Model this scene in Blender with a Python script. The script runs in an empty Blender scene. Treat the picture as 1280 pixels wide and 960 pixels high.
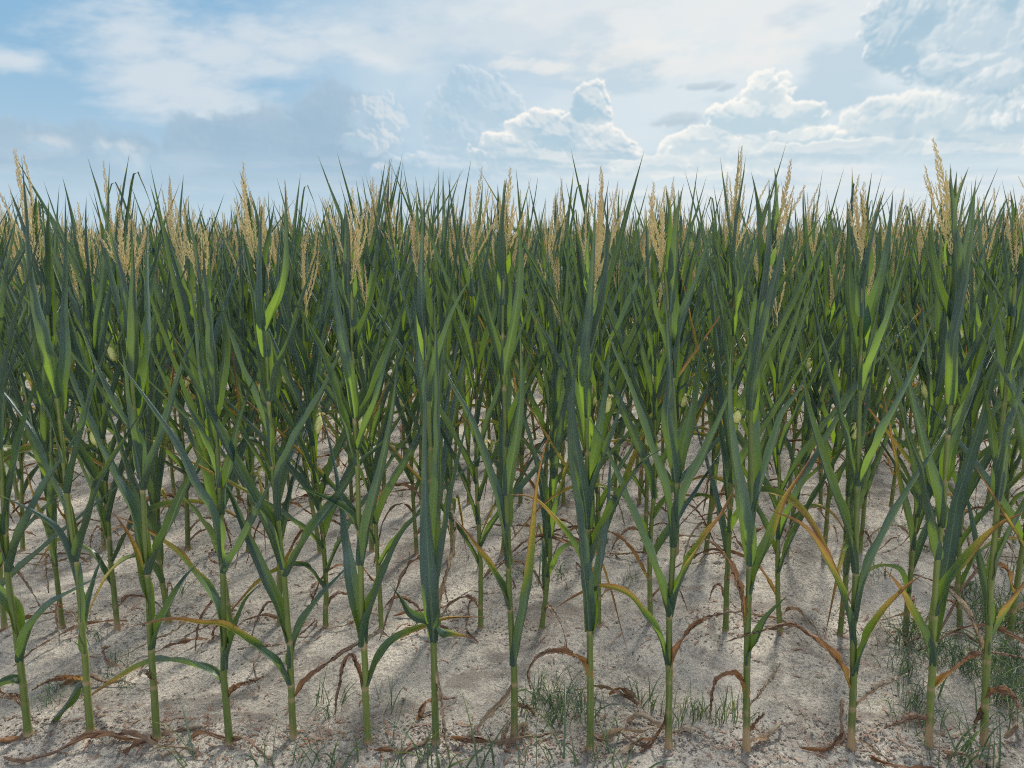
import bpy, math, random
import numpy as np
from mathutils import Vector, Matrix
R = math.radians
random.seed(11)
rng = np.random.default_rng(5)
scene = bpy.context.scene

# ------------------------------------------------------------------ camera
CAM_H, FPX, PITCH = 1.64, 940.0, R(10.84)
cam_d = bpy.data.cameras.new("camera"); cam = bpy.data.objects.new("camera", cam_d)
scene.collection.objects.link(cam); scene.camera = cam
cam.location = (0, 0, CAM_H); cam.rotation_euler = (R(90) - PITCH, 0, 0)
cam_d.sensor_width = 36; cam_d.lens = FPX / 1280 * 36
cam_d.clip_start = 0.05; cam_d.clip_end = 9000

# ------------------------------------------------------------------ light and colour
SUN_AZ, SUN_EL = 22.0, 47.0         # degrees to the right of the view, above the horizon
scene.view_settings.view_transform = 'Standard'; scene.view_settings.look = 'None'
scene.view_settings.exposure = 0.85; scene.view_settings.gamma = 1
scene.render.engine = 'CYCLES'
scene.cycles.max_bounces = 8; scene.cycles.transmission_bounces = 6; scene.cycles.diffuse_bounces = 4
scene.cycles.transparent_max_bounces = 8
scene.cycles.use_denoising = False; scene.cycles.pixel_filter_type = 'BLACKMAN_HARRIS'; scene.cycles.filter_width = 1.15
sd = bpy.data.lights.new("sun", 'SUN'); sd.energy = 4.6; sd.angle = R(9.0); sd.color = (1.0, 0.95, 0.87)
so = bpy.data.objects.new("sun", sd); scene.collection.objects.link(so)
sun_dir = Vector((math.sin(R(SUN_AZ)) * math.cos(R(SUN_EL)), math.cos(R(SUN_AZ)) * math.cos(R(SUN_EL)), math.sin(R(SUN_EL))))
so.rotation_euler = sun_dir.to_track_quat('Z', 'Y').to_euler()

# node expression helper
class E:
    def __init__(s, nt, sock): s.nt, s.s = nt, sock
    def _m(s, op, *a, clamp=False):
        n = s.nt.nodes.new('ShaderNodeMath'); n.operation = op; n.use_clamp = clamp
        for i, v in enumerate((s,) + a):
            if isinstance(v, E): s.nt.links.new(v.s, n.inputs[i])
            else: n.inputs[i].default_value = v
        return E(s.nt, n.outputs[0])
    def __add__(s, o): return s._m('ADD', o)
    def __radd__(s, o): return s._m('ADD', o)
    def __sub__(s, o): return s._m('SUBTRACT', o)
    def __rsub__(s, o): return (s * -1) + o
    def __mul__(s, o): return s._m('MULTIPLY', o)
    def __rmul__(s, o): return s._m('MULTIPLY', o)
    def __truediv__(s, o): return s._m('DIVIDE', o)
    def mx(s, o): return s._m('MAXIMUM', o)
    def mn(s, o): return s._m('MINIMUM', o)
    def sat(s): return s._m('MULTIPLY', 1.0, clamp=True)
    def sqrt(s): return s._m('SQRT')
    def ss(s, a, b):
        n = s.nt.nodes.new('ShaderNodeMapRange'); n.interpolation_type = 'SMOOTHSTEP'
        s.nt.links.new(s.s, n.inputs[0]); n.inputs[1].default_value = a; n.inputs[2].default_value = b
        n.inputs[3].default_value = 0; n.inputs[4].default_value = 1
        return E(s.nt, n.outputs[0])
def xyz(nt, x, y, z=0.0):
    n = nt.nodes.new('ShaderNodeCombineXYZ')
    for i, v in enumerate((x, y, z)):
        if isinstance(v, E): nt.links.new(v.s, n.inputs[i])
        else: n.inputs[i].default_value = v
    return n.outputs[0]
def noise(nt, vec, scale, detail=4, rough=.5, dist=0, out=0):
    n = nt.nodes.new('ShaderNodeTexNoise'); n.inputs['Scale'].default_value = scale
    n.inputs['Detail'].default_value = detail; n.inputs['Roughness'].default_value = rough
    n.inputs['Distortion'].default_value = dist
    if vec is not None: nt.links.new(vec, n.inputs['Vector'])
    return E(nt, n.outputs[out])
def mixc(nt, f, a, b):
    n = nt.nodes.new('ShaderNodeMix'); n.data_type = 'RGBA'; n.clamp_factor = True
    if isinstance(f, E): nt.links.new(f.s, n.inputs[0])
    else: n.inputs[0].default_value = f
    for i, v in ((6, a), (7, b)):
        if isinstance(v, tuple): n.inputs[i].default_value = (*v, 1)
        else: nt.links.new(v, n.inputs[i])
    return n.outputs[2]
def lin(r, g, b):
    f = lambda c: (c / 255 / 12.92) if c <= 10 else ((c / 255 + .055) / 1.055) ** 2.4
    return (f(r), f(g), f(b))

def px_dir(px, py):                      # direction in the world seen at a place of the photograph
    u, v = (px - 640) / FPX, (480 - py) / FPX
    return Vector((u, math.cos(PITCH) + math.sin(PITCH) * v, -math.sin(PITCH) + math.cos(PITCH) * v))
def azel(px, py):
    u, v = (px - 640) / FPX, (480 - py) / FPX
    x, y, z = u, math.cos(PITCH) + math.sin(PITCH) * v, -math.sin(PITCH) + math.cos(PITCH) * v
    return math.degrees(math.atan2(x, y)), math.degrees(math.atan2(z, math.hypot(x, y)))


# value noise and cell noise on arrays
def _hash(ix, iy, seed):
    h = (ix.astype(np.int64) * 374761393 + iy.astype(np.int64) * 668265263 + seed * 974634777) & 0xffffffff
    h = ((h ^ (h >> 13)) * 1274126177) & 0xffffffff
    h = (h ^ (h >> 16)) & 0xffffffff
    return (h & 0xffffff).astype(np.float32) / 0xffffff
def vnoise(x, y, seed=0):
    ix, iy = np.floor(x), np.floor(y); fx, fy = x - ix, y - iy
    fx = fx * fx * fx * (fx * (fx * 6 - 15) + 10); fy = fy * fy * fy * (fy * (fy * 6 - 15) + 10)
    a, b = _hash(ix, iy, seed), _hash(ix + 1, iy, seed); c, d = _hash(ix, iy + 1, seed), _hash(ix + 1, iy + 1, seed)
    return (a + (b - a) * fx) * (1 - fy) + (c + (d - c) * fx) * fy
def fbm(x, y, oct=5, rough=.5, seed=0):
    x, y = np.asarray(x, dtype=np.float64), np.asarray(y, dtype=np.float64)
    t, n, amp = 0, 0, 1.0
    for i in range(oct):
        t = t + amp * vnoise(x, y, seed + i); n += amp; amp *= rough
        x, y = x * 1.62 - y * 1.18 + 17.3, x * 1.18 + y * 1.62 - 5.1
    return t / n                         # about 0..1
def cells(x, y, seed=0):
    ix, iy = np.floor(x), np.floor(y); best = np.full(x.shape, 9.0, dtype=np.float32)
    for a in (-1, 0, 1):
        for b in (-1, 0, 1):
            cx, cy = ix + a, iy + b
            dx = cx + _hash(cx, cy, seed) - x; dy = cy + _hash(cx, cy, seed + 91) - y
            best = np.minimum(best, dx * dx + dy * dy)
    return np.sqrt(best)
def puffs(x, y, oct=4, rough=.52, seed=0):       # cauliflower: round bumps on round bumps
    t, n, amp = 0, 0, 1.0
    for i in range(oct):
        c = cells(x, y, seed + 7 * i); t = t + amp * np.sqrt(np.clip(1 - c * c * 1.15, 0, 1)); n += amp; amp *= rough
        x, y = x * 1.75 - y * 1.2 + 3.3, x * 1.2 + y * 1.75 - 8.1
    return t / n
def sstep(a, b, x):
    t = np.clip((x - a) / (b - a), 0, 1); return t * t * (3 - 2 * t)
def mixa(f, a, b):
    f = np.clip(f, 0, 1)[..., None]; return a * (1 - f) + b * f

AZ0, AZ1, EL0, EL1 = -62.0, 62.0, -2.0, 34.0
def sky_array(ppd=16, AZ0=AZ0, AZ1=AZ1, EL0=EL0, EL1=EL1):
    W, Hh = int((AZ1 - AZ0) * ppd), int((EL1 - EL0) * ppd)
    A, B = np.meshgrid(AZ0 + (np.arange(W) + .5) / ppd, EL0 + (np.arange(Hh) + .5) / ppd)
    L = lambda r, g, b, k=1.0: np.array(lin(r, g, b)) * k
    K = 940 / 57.3
    def field(blobs, wa=.9, ws=.3, seed=1, sub=None):
        A2 = A + (fbm(A * ws, B * ws, 4, .5, seed + 40) - .5) * 2 * wa; B2 = B + (fbm(A * ws + 31, B * ws, 4, .5, seed + 50) - .5) * 2 * wa
        h = np.full(A.shape, -9.0)
        for (px, py, rx, ry) in blobs:
            ca, ce = azel(px, py)
            h = np.maximum(h, 1 - np.sqrt(((A2 - ca) / (rx / K)) ** 2 + ((B2 - ce) / (ry / K)) ** 2))
        return h, A2, B2
    # clear sky, deeper blue to the upper left, paler low down and sunwards
    img = mixa(sstep(1, 16, B), L(180, 208, 226), L(138, 183, 217))
    vn = fbm(A * .09, B * .16, 5, .5, 3)
    right = sstep(-20, 20, A + (vn - .5) * 40)
    img = mixa(right * .9, img, L(210, 226, 235))
    d = np.sqrt(((A - 14) * .8) ** 2 + (B - 30) ** 2)
    img = mixa((1 - sstep(4, 34, d)) * .75, img, L(246, 246, 243))
    # streaked high cloud
    h, A2, B2 = field([(215, 95, 75, 50), (140, 10, 70, 30), (175, 50, 60, 40), (300, 88, 90, 26), (380, 70, 90, 22), (480, 68, 150, 26), (660, 30, 170, 50), (20, 82, 40, 12),
                       (285, 130, 70, 26), (760, 20, 150, 40), (960, 10, 200, 60)], 1.3, .16, 5)
    st = fbm(A * .10 + B * .05, B * .42 - A * .06, 7, .58, 9)
    fine = fbm(A * .5 + B * .3, B * 1.3 - A * .25, 5, .6, 19)
    cm = sstep(-.35, 1.05, h + (st - .5) * 2.0 + (fine - .5) * .9)
    out = sstep(.50, .68, st) * sstep(16, 22, B)
    img = mixa(np.maximum(cm * .85, out * .5), img, mixa(right, L(216, 226, 233), L(234, 236, 236)))
    gp = fbm(A * .13 + 7, B * .34, 5, .5, 23)
    img = mixa(sstep(.48, .68, gp) * .6 * right * sstep(3, 7, B), img, L(178, 204, 221))
    h, A2, B2 = field([(800, 62, 60, 14), (850, 85, 60, 14), (920, 75, 70, 16), (975, 50, 34, 10), (690, 88, 70, 9)], .9, .25, 13)
    img = mixa(sstep(-.4, .9, h + (fine - .5) * 2.2) * .7, img, L(238, 238, 235))
    sa, se = 14.0, 30.0
    full = [A, B]
    def layer(full_img, blobs, *args, **kw):             # only the window round the blobs is worked out
        nonlocal A, B
        A, B = full
        pts = [(*azel(b[0], b[1]), b[2] / K, b[3] / K) for b in blobs]; m = 1.5 + 1.2 * kw.get('amp', 1)
        x0, x1 = min(p[0] - p[2] * 2 for p in pts) - m, max(p[0] + p[2] * 2 for p in pts) + m
        y0, y1 = min(p[1] - p[3] * 2 for p in pts) - m, max(p[1] + p[3] * 2 for p in pts) + m
        i0, i1 = np.searchsorted(A[0], [x0, x1]); j0, j1 = np.searchsorted(B[:, 0], [y0, y1])
        if i1 - i0 < 4 or j1 - j0 < 4: return full_img
        A, B = A[j0:j1, i0:i1], B[j0:j1, i0:i1]
        full_img[j0:j1, i0:i1] = layer_(full_img[j0:j1, i0:i1], blobs, *args, **kw)
        A, B = full
        return full_img
    def layer_(img, blobs, shade, lit, alpha=1., amp=1.0, sc=.42, seed=1, soft=.15, rim=1.0, wa=.8, body=.35, base=None):
        h, A2, B2 = field(blobs, wa, .32, seed)
        p = puffs(A2 * sc, B2 * sc, 5, .55, seed) - .58
        f = fbm(A * 1.1, B * 1.1, 5, .6, seed + 77) - .5
        H = h + p * amp + f * .35
        a = sstep(0, soft, H)
        if base is not None:                              # flat soft underside
            eb = azel(640, base)[1]; a = a * sstep(eb - .9, eb + 1.0, B + f * 1.5)
        gy, gx = np.gradient(H); gx, gy = gx * 16, gy * 16
        for _ in range(2):
            gx = (gx + np.roll(gx, 1, 0) + np.roll(gx, -1, 0) + np.roll(gx, 1, 1) + np.roll(gx, -1, 1)) / 5
            gy = (gy + np.roll(gy, 1, 0) + np.roll(gy, -1, 0) + np.roll(gy, 1, 1) + np.roll(gy, -1, 1)) / 5
        ux, uy = sa - A, se - B; l = np.sqrt(ux * ux + uy * uy) + .01
        g = -(gx * ux + gy * uy) / l                      # falls off towards the sun: lit
        litf = sstep(-.25, 1.0, g)
        thin = (1 - sstep(.02, .42, H)); thick = sstep(.1, .8, H)
        big = fbm(A * .35, B * .5, 4, .5, seed + 99)
        v = np.clip(litf * (.42 + .7 * thin) * rim + thin * .22 * rim + body * .8 * sstep(.36, .66, big + (f * .6)) * (1 - .6 * thick), 0, 1)
        return mixa(a * alpha, img, mixa(v, shade, lit))
    hz = lambda *c: L(*c)
    # far hazy mass on the left, its crown against the streaks
    img = layer(img, [(350, 205, 135, 60), (250, 185, 42, 36), (420, 175, 60, 56), (120, 215, 95, 45), (20, 205, 75, 40), (300, 255, 300, 40)],
                L(160, 187, 208), L(184, 204, 218), alpha=.85, amp=.6, sc=.5, seed=4, soft=.3, rim=.5, wa=.4)
    img = layer(img, [(470, 150, 26, 24), (474, 211, 10, 7), (455, 175, 22, 12)],
                L(178, 204, 222), L(252, 247, 240), alpha=.75, amp=1.6, sc=1.2, seed=10, soft=.5, wa=.5)
    img = layer(img, [(58, 178, 20, 10), (150, 188, 24, 12), (165, 200, 12, 16), (125, 180, 12, 9)],
                L(184, 207, 223), L(238, 236, 232), alpha=.7, amp=1.2, sc=.9, seed=9, soft=.9, wa=.4)
    # tower left of the middle, hazy
    img = layer(img, [(590, 120, 40, 24), (560, 150, 30, 26), (600, 170, 50, 30), (560, 210, 66, 20), (620, 135, 30, 22)],
                L(172, 200, 219), L(228, 236, 240), alpha=.72, amp=1.2, sc=.66, seed=12, soft=.18, rim=.8, base=240)
    # bright heap in the middle
    img = layer(img, [(737, 135, 22, 22), (668, 158, 26, 18), (700, 170, 50, 24), (655, 195, 50, 24), (745, 185, 40, 22), (700, 205, 70, 14)],
                L(176, 203, 219), L(254, 250, 243), alpha=.92, amp=1.25, sc=.75, seed=15, body=.55, base=220)
    # heap right of the middle: a small tower over a broken base
    img = layer(img, [(960, 120, 24, 20), (935, 152, 40, 16), (985, 148, 28, 14), (880, 178, 40, 16), (830, 208, 46, 14), (920, 192, 60, 20), (1000, 178, 40, 12)],
                L(192, 214, 225), L(254, 251, 244), alpha=.92, amp=1.35, sc=.8, seed=21, body=.7, base=236)
    img = layer(img, [(1060, 185, 90, 10), (1110, 150, 34, 18), (1180, 140, 50, 20), (1240, 150, 60, 26), (1180, 185, 140, 14), (1330, 130, 70, 40)],
                L(184, 208, 221), L(250, 249, 243), alpha=.85, amp=1.2, sc=.6, seed=27, body=.7, soft=.22, base=214)
    img = layer(img, [(1125, 42, 34, 30), (1160, 10, 50, 26), (1235, 20, 66, 34), (1205, 78, 54, 18), (1270, 92, 60, 22), (1340, 40, 90, 60)],
                L(170, 199, 216), L(252, 251, 248), alpha=.92, amp=1.3, sc=.6, seed=36, soft=.22, body=.75, rim=.8)
    img = layer(img, [(845, 150, 34, 8), (872, 108, 26, 5), (905, 112, 12, 4)], L(172, 192, 207), L(196, 211, 220), alpha=.6, amp=.9, sc=1.0, seed=37, soft=.8)
    # more heaps outside the photograph's own view
    img = layer(img, [(-700, 150, 200, 70), (-1000, 120, 150, 90)], hz(168, 197, 217), hz(250, 247, 240), alpha=.85, amp=1.0, sc=.5, seed=41)
    img = layer(img, [(1750, 120, 200, 80), (2000, 60, 220, 120)], hz(168, 197, 217), hz(250, 247, 240), alpha=.85, amp=1.0, sc=.5, seed=43)
    hb = fbm(A * .12, B * .6, 5, .5, 61)
    low = 1 - sstep(1.0, 7.0, B + (hb - .5) * 4)
    img = mixa(low * .78, img, mixa(right, L(194, 217, 231), L(222, 232, 236)))
    bnd = fbm(A * .10 + 40, B * 1.0, 5, .55, 66); wisp = fbm(A * .22 + 4, B * 1.6 + A * .06, 5, .6, 67)
    lowm = sstep(-1, 1.5, B) * (1 - sstep(4.5, 8.5, B))
    img = mixa(sstep(.46, .66, bnd) * lowm * (.2 + .25 * right), img, mixa(right, L(170, 200, 222), L(192, 213, 225)))
    img = mixa(sstep(.50, .70, wisp) * lowm * (.08 + .4 * right), img, L(238, 240, 238))
    return (img / 2 ** scene.view_settings.exposure).astype(np.float32)

def make_world():
    w = bpy.data.worlds.new("World"); scene.world = w; w.use_nodes = True
    nt = w.node_tree; nt.nodes.clear(); S = 0.1
    sky = nt.nodes.new('ShaderNodeTexSky'); sky.sky_type = 'NISHITA'; sky.sun_disc = False
    sky.sun_elevation = R(SUN_EL); sky.sun_rotation = R(SUN_AZ); sky.dust_density = 1.2
    arr = sky_array(); hh, ww = arr.shape[:2]
    im = bpy.data.images.new("cloud_sky", ww, hh, float_buffer=True, alpha=False); im.colorspace_settings.name = 'Non-Color'
    im.pixels.foreach_set(np.concatenate([arr / S, np.ones((hh, ww, 1), np.float32)], 2).ravel()); im.update()
    tc = nt.nodes.new('ShaderNodeTexCoord'); sp = nt.nodes.new('ShaderNodeSeparateXYZ'); nt.links.new(tc.outputs['Generated'], sp.inputs[0])
    X, Y, Z = (E(nt, sp.outputs[i]) for i in range(3))
    az = X._m('ARCTAN2', Y) * (180 / math.pi); el = Z._m('ARCSINE') * (180 / math.pi)
    tex = nt.nodes.new('ShaderNodeTexImage'); tex.image = im; tex.extension = 'EXTEND'; tex.interpolation = 'Cubic'
    nt.links.new(xyz(nt, (az - AZ0) / (AZ1 - AZ0), (el - EL0) / (EL1 - EL0)), tex.inputs[0])
    m = (1.0 - az._m('ABSOLUTE').ss(AZ1 - 22, AZ1 - 1)) * (1.0 - el.ss(EL1 - 16, EL1 - 1))
    thin = noise(nt, tc.outputs['Generated'], 1.6, 4, .55, .4).ss(.42, .70)
    rest = mixc(nt, thin * .5 + .3, sky.outputs[0], tuple(x * 1.15 / S for x in lin(226, 232, 238)))
    col = mixc(nt, m, rest, tex.outputs[0])
    bg = nt.nodes.new('ShaderNodeBackground'); bg.inputs[1].default_value = S; nt.links.new(col, bg.inputs[0])
    out = nt.nodes.new('ShaderNodeOutputWorld'); nt.links.new(bg.outputs[0], out.inputs[0])
    w.cycles.sampling_method = 'MANUAL'; w.cycles.sample_map_resolution = 1024
make_world()

# ================================================================== materials
def new_mat(name):
    m = bpy.data.materials.new(name); m.use_nodes = True; nt = m.node_tree; nt.nodes.clear(); return m, nt
def ramp(nt, fac, stops):
    n = nt.nodes.new('ShaderNodeValToRGB'); el = n.color_ramp.elements
    while len(el) < len(stops): el.new(.5)
    for e, (p, c) in zip(el, stops): e.position = p; e.color = (*c, 1)
    nt.links.new(fac.s, n.inputs[0]); return n.outputs[0]
def attr(nt, name, out='Fac'):
    n = nt.nodes.new('ShaderNodeAttribute'); n.attribute_name = name; return E(nt, n.outputs[out])
def leaf_material(name, greens, trans, trans_k=.42, rough=.42, veins=True):
    m, nt = new_mat(name)
    uv = nt.nodes.new('ShaderNodeAttribute'); uv.attribute_name = 'UVMap'
    sp = nt.nodes.new('ShaderNodeSeparateXYZ'); nt.links.new(uv.outputs['Vector'], sp.inputs[0])
    u, v = E(nt, sp.outputs[0]), E(nt, sp.outputs[1])
    dry = attr(nt, 'dry')
    oi = nt.nodes.new('ShaderNodeObjectInfo'); rnd = E(nt, oi.outputs['Random'])
    tc = nt.nodes.new('ShaderNodeTexCoord')
    n1 = noise(nt, tc.outputs['Object'], 9, 3, .6)
    streak = noise(nt, xyz(nt, u * 30, v * 2.2, rnd * 20), 1.0, 4, .7)
    d = (dry + (streak - .5) * .22 * dry.ss(.02, .2) + (n1 - .5) * .18 * dry.ss(.02, .2)).sat()
    g0, g1 = greens
    gf = ((rnd - .5) * .7 + (n1 - .5) * 1.1 + .5).sat()
    n = nt.nodes.new('ShaderNodeMix'); n.data_type = 'RGBA'
    gcol = mixc(nt, gf, g0, g1)
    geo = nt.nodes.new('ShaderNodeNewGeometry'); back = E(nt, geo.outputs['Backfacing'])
    if veins:
        basal = 1.0 - v.ss(.05, .30)
        gcol = mixc(nt, rnd.ss(.66, .92) * (1.0 - basal) * (n1.ss(.25, .6) * .6 + .3), gcol, (.135, .215, .205))
        gcol = mixc(nt, basal * .40, gcol, (.034, .088, .020))
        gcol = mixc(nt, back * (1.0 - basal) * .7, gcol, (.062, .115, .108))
        mid = (u - .5)._m('ABSOLUTE')
        gcol = mixc(nt, (1.0 - mid.ss(.015, .06)) * .7, gcol, (.19, .28, .17))
        gcol = mixc(nt, (streak.ss(.48, .60)) * .6, gcol, (g1[0] * 1.9, g1[1] * 1.6, g1[2] * 1.6))
        gcol = mixc(nt, (1.0 - streak.ss(.38, .5)) * .35, gcol, (.016, .045, .028))
    dcol = ramp(nt, d, [(0, (.06, .10, .035)), (.16, (.16, .24, .03)), (.32, (.46, .34, .045)), (.48, (.32, .15, .05)), (.66, (.185, .09, .055)), (.82, (.30, .20, .13)), (1, (.56, .47, .34))])
    dcol = mixc(nt, (streak.ss(.52, .64) * d.ss(.45, .6)) * .55, dcol, (.48, .38, .25))
    dcol = mixc(nt, ((1.0 - streak.ss(.36, .46)) * d.ss(.3, .5)) * .5, dcol, (.10, .045, .03))
    col = mixc(nt, d.ss(.02, .14), gcol, dcol)
    bs = nt.nodes.new('ShaderNodeBsdfPrincipled'); nt.links.new(col, bs.inputs['Base Color'])
    nt.links.new((d.ss(.1, .5) * .35 + rough + (streak - .5) * .25).s, bs.inputs['Roughness']); bs.inputs['Specular IOR Level'].default_value = .7
    if veins:
        bp = nt.nodes.new('ShaderNodeBump'); bp.inputs['Strength'].default_value = .6; bp.inputs['Distance'].default_value = .003
        hgt = (u * 150)._m('SINE') * .4 + streak + (1.0 - mid.ss(0, .05)) * 1.5
        nt.links.new(hgt.s, bp.inputs['Height']); nt.links.new(bp.outputs[0], bs.inputs['Normal'])
    tr = nt.nodes.new('ShaderNodeBsdfTranslucent')
    tcol = mixc(nt, d.ss(.05, .3), mixc(nt, gf, trans, tuple(x * .7 for x in trans)), mixc(nt, .45, dcol, (.40, .22, .08)))
    nt.links.new(tcol, tr.inputs[0])
    mx = nt.nodes.new('ShaderNodeMixShader'); mx.inputs[0].default_value = trans_k
    if veins: nt.links.new((basal * (.07 + rnd.ss(.4, .9) * .22) + d.ss(.1, .4) * .1 + trans_k).s, mx.inputs[0])
    nt.links.new(bs.outputs[0], mx.inputs[1]); nt.links.new(tr.outputs[0], mx.inputs[2])
    o = nt.nodes.new('ShaderNodeOutputMaterial'); nt.links.new(mx.outputs[0], o.inputs[0])
    return m
M_LEAF = leaf_material('corn_leaf', ((.012, .038, .028), (.044, .096, .092)), (.30, .48, .015), .08, .40)
M_GRASS = leaf_material('grass_blade', ((.055, .10, .055), (.10, .16, .08)), (.12, .20, .05), .25, .5, veins=False)

def stalk_material():
    m, nt = new_mat('corn_stalk')
    tc = nt.nodes.new('ShaderNodeTexCoord'); oi = nt.nodes.new('ShaderNodeObjectInfo'); rnd = E(nt, oi.outputs['Random'])
    mp = nt.nodes.new('ShaderNodeMapping'); mp.inputs['Scale'].default_value = (160, 160, 5); nt.links.new(tc.outputs['Object'], mp.inputs[0])
    st = noise(nt, mp.outputs[0], 1, 4, .6); n1 = noise(nt, tc.outputs['Object'], 14, 4, .6)
    dry = attr(nt, 'dry')
    g = mixc(nt, (n1 + (rnd - .5) * .5).sat(), (.062, .098, .022), (.17, .205, .048))
    g = mixc(nt, (st - .5).sat() * 1.6, g, (.27, .30, .10))
    d = (dry + (n1 - .5) * .35 * dry.ss(.02, .3)).sat()
    g = mixc(nt, d.ss(.05, .6), g, mixc(nt, st, (.22, .12, .05), (.44, .34, .20)))
    bs = nt.nodes.new('ShaderNodeBsdfPrincipled'); nt.links.new(g, bs.inputs['Base Color']); bs.inputs['Roughness'].default_value = .42
    bs.inputs['Subsurface Weight'].default_value = 0
    bp = nt.nodes.new('ShaderNodeBump'); bp.inputs['Strength'].default_value = .35; bp.inputs['Distance'].default_value = .002
    nt.links.new(st.s, bp.inputs['Height']); nt.links.new(bp.outputs[0], bs.inputs['Normal'])
    o = nt.nodes.new('ShaderNodeOutputMaterial'); nt.links.new(bs.outputs[0], o.inputs[0]); return m
M_STALK = stalk_material()
def tassel_material():
    m, nt = new_mat('corn_tassel'); tc = nt.nodes.new('ShaderNodeTexCoord')
    oi = nt.nodes.new('ShaderNodeObjectInfo'); rnd = E(nt, oi.outputs['Random'])
    n1 = noise(nt, tc.outputs['Object'], 160, 2, .6); n2 = noise(nt, tc.outputs['Object'], 9, 2, .5)
    h = attr(nt, 'dry')
    g = mixc(nt, n1, (.58, .50, .22), (.90, .82, .48))
    g = mixc(nt, (h + (n2 - .5) * .6 + (rnd - .5) * .4 - .2).sat() * .7, g, (.28, .17, .10))
    bs = nt.nodes.new('ShaderNodeBsdfPrincipled'); nt.links.new(g, bs.inputs['Base Color']); bs.inputs['Roughness'].default_value = .7
    tr = nt.nodes.new('ShaderNodeBsdfTranslucent'); tr.inputs[0].default_value = (.6, .42, .15, 1)
    mx = nt.nodes.new('ShaderNodeMixShader'); mx.inputs[0].default_value = .3
    nt.links.new(bs.outputs[0], mx.inputs[1]); nt.links.new(tr.outputs[0], mx.inputs[2])
    o = nt.nodes.new('ShaderNodeOutputMaterial'); nt.links.new(mx.outputs[0], o.inputs[0]); return m
M_TASSEL = tassel_material()
def plain(name, a, b, sc, rough=.8, bump=0):
    m, nt = new_mat(name); tc = nt.nodes.new('ShaderNodeTexCoord'); n1 = noise(nt, tc.outputs['Object'], sc, 4, .6)
    g = mixc(nt, n1.ss(.3, .7), a, b); bs = nt.nodes.new('ShaderNodeBsdfPrincipled'); nt.links.new(g, bs.inputs['Base Color']); bs.inputs['Roughness'].default_value = rough
    if bump:
        bp = nt.nodes.new('ShaderNodeBump'); bp.inputs['Strength'].default_value = .6; bp.inputs['Distance'].default_value = bump
        nt.links.new(n1.s, bp.inputs['Height']); nt.links.new(bp.outputs[0], bs.inputs['Normal'])
    o = nt.nodes.new('ShaderNodeOutputMaterial'); nt.links.new(bs.outputs[0], o.inputs[0]); return m
M_EAR = plain('ear_husk', (.60, .60, .16), (.84, .80, .36), 60, .7, .002)
M_SILK = plain('ear_silk', (.55, .52, .20), (.70, .60, .33), 90, .7)
M_BARK = plain('bark', (.08, .06, .045), (.15, .12, .09), 3)
M_FAR = plain('far_foliage', (.025, .05, .03), (.05, .085, .045), .6)
M_CRUMB = plain('soil_crumb', (.10, .082, .066), (.34, .29, .23), 25, .9)
M_PALE = plain('sand_crumb', (.36, .31, .25), (.62, .56, .47), 25, .9)

ROW = .76; Y1 = 2.24
def ground_h(x, y):
    x, y = np.asarray(x, float), np.asarray(y, float)
    fade = 1 / (1 + (np.maximum(y, 0) / 14) ** 2)
    ridge = .014 * np.cos(2 * math.pi * (y + .022 * x - Y1) / ROW + .9 * (fbm(x * .6, y * .6, 2, .5, 70) - .5))
    big = (fbm(x * 1.3, y * 1.3, 3, .5, 71) - .5) * .04
    mid = (fbm(x * 9, y * 9, 5, .65, 75) - .5) * .02
    cl = np.clip(fbm(x * 16, y * 16, 3, .6, 79) - .60, 0, 1) * .06
    return (ridge + big + mid + cl) * fade
def gh(x, y): return float(ground_h(np.array([x]), np.array([y]))[0])

def ground_material():
    m, nt = new_mat('dry_sandy_soil'); tc = nt.nodes.new('ShaderNodeTexCoord'); P = tc.outputs['Object']
    n_big = noise(nt, P, 1.1, 5, .6, .3); n_mid = noise(nt, P, 6, 6, .68, .5); n_f = noise(nt, P, 70, 4, .75); n_g = noise(nt, P, 330, 3, .7)
    col = mixc(nt, n_mid.ss(.32, .68), (.34, .30, .225), (.60, .545, .425))
    col = mixc(nt, n_big.ss(.42, .62) * .5, col, (.60, .53, .43))
    col = mixc(nt, n_f.ss(.50, .57) * .8, col, (.12, .095, .078))
    col = mixc(nt, n_g.ss(.54, .64) * .8, col, (.09, .07, .06))
    col = mixc(nt, (1.0 - n_g.ss(.34, .44)) * .55, col, (.74, .68, .58))
    col = mixc(nt, (1.0 - n_big.ss(.40, .54)) * .45, col, (.36, .335, .31))
    # grey organic crust in bands between and along the rows
    crust = noise(nt, P, 2.6, 6, .7, .8)
    col = mixc(nt, .24, col, (.50, .475, .43))
    col = mixc(nt, crust.ss(.50, .62) * .7, col, mixc(nt, n_f, (.085, .07, .062), (.30, .255, .21)))
    bs = nt.nodes.new('ShaderNodeBsdfPrincipled'); nt.links.new(col, bs.inputs['Base Color']); bs.inputs['Roughness'].default_value = .95
    bs.inputs['Specular IOR Level'].default_value = .2
    bp = nt.nodes.new('ShaderNodeBump'); bp.inputs['Strength'].default_value = .9; bp.inputs['Distance'].default_value = .018
    nt.links.new((n_f * .8 + n_g * .35 + n_mid * .8).s, bp.inputs['Height']); nt.links.new(bp.outputs[0], bs.inputs['Normal'])
    o = nt.nodes.new('ShaderNodeOutputMaterial'); nt.links.new(bs.outputs[0], o.inputs[0]); return m

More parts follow.
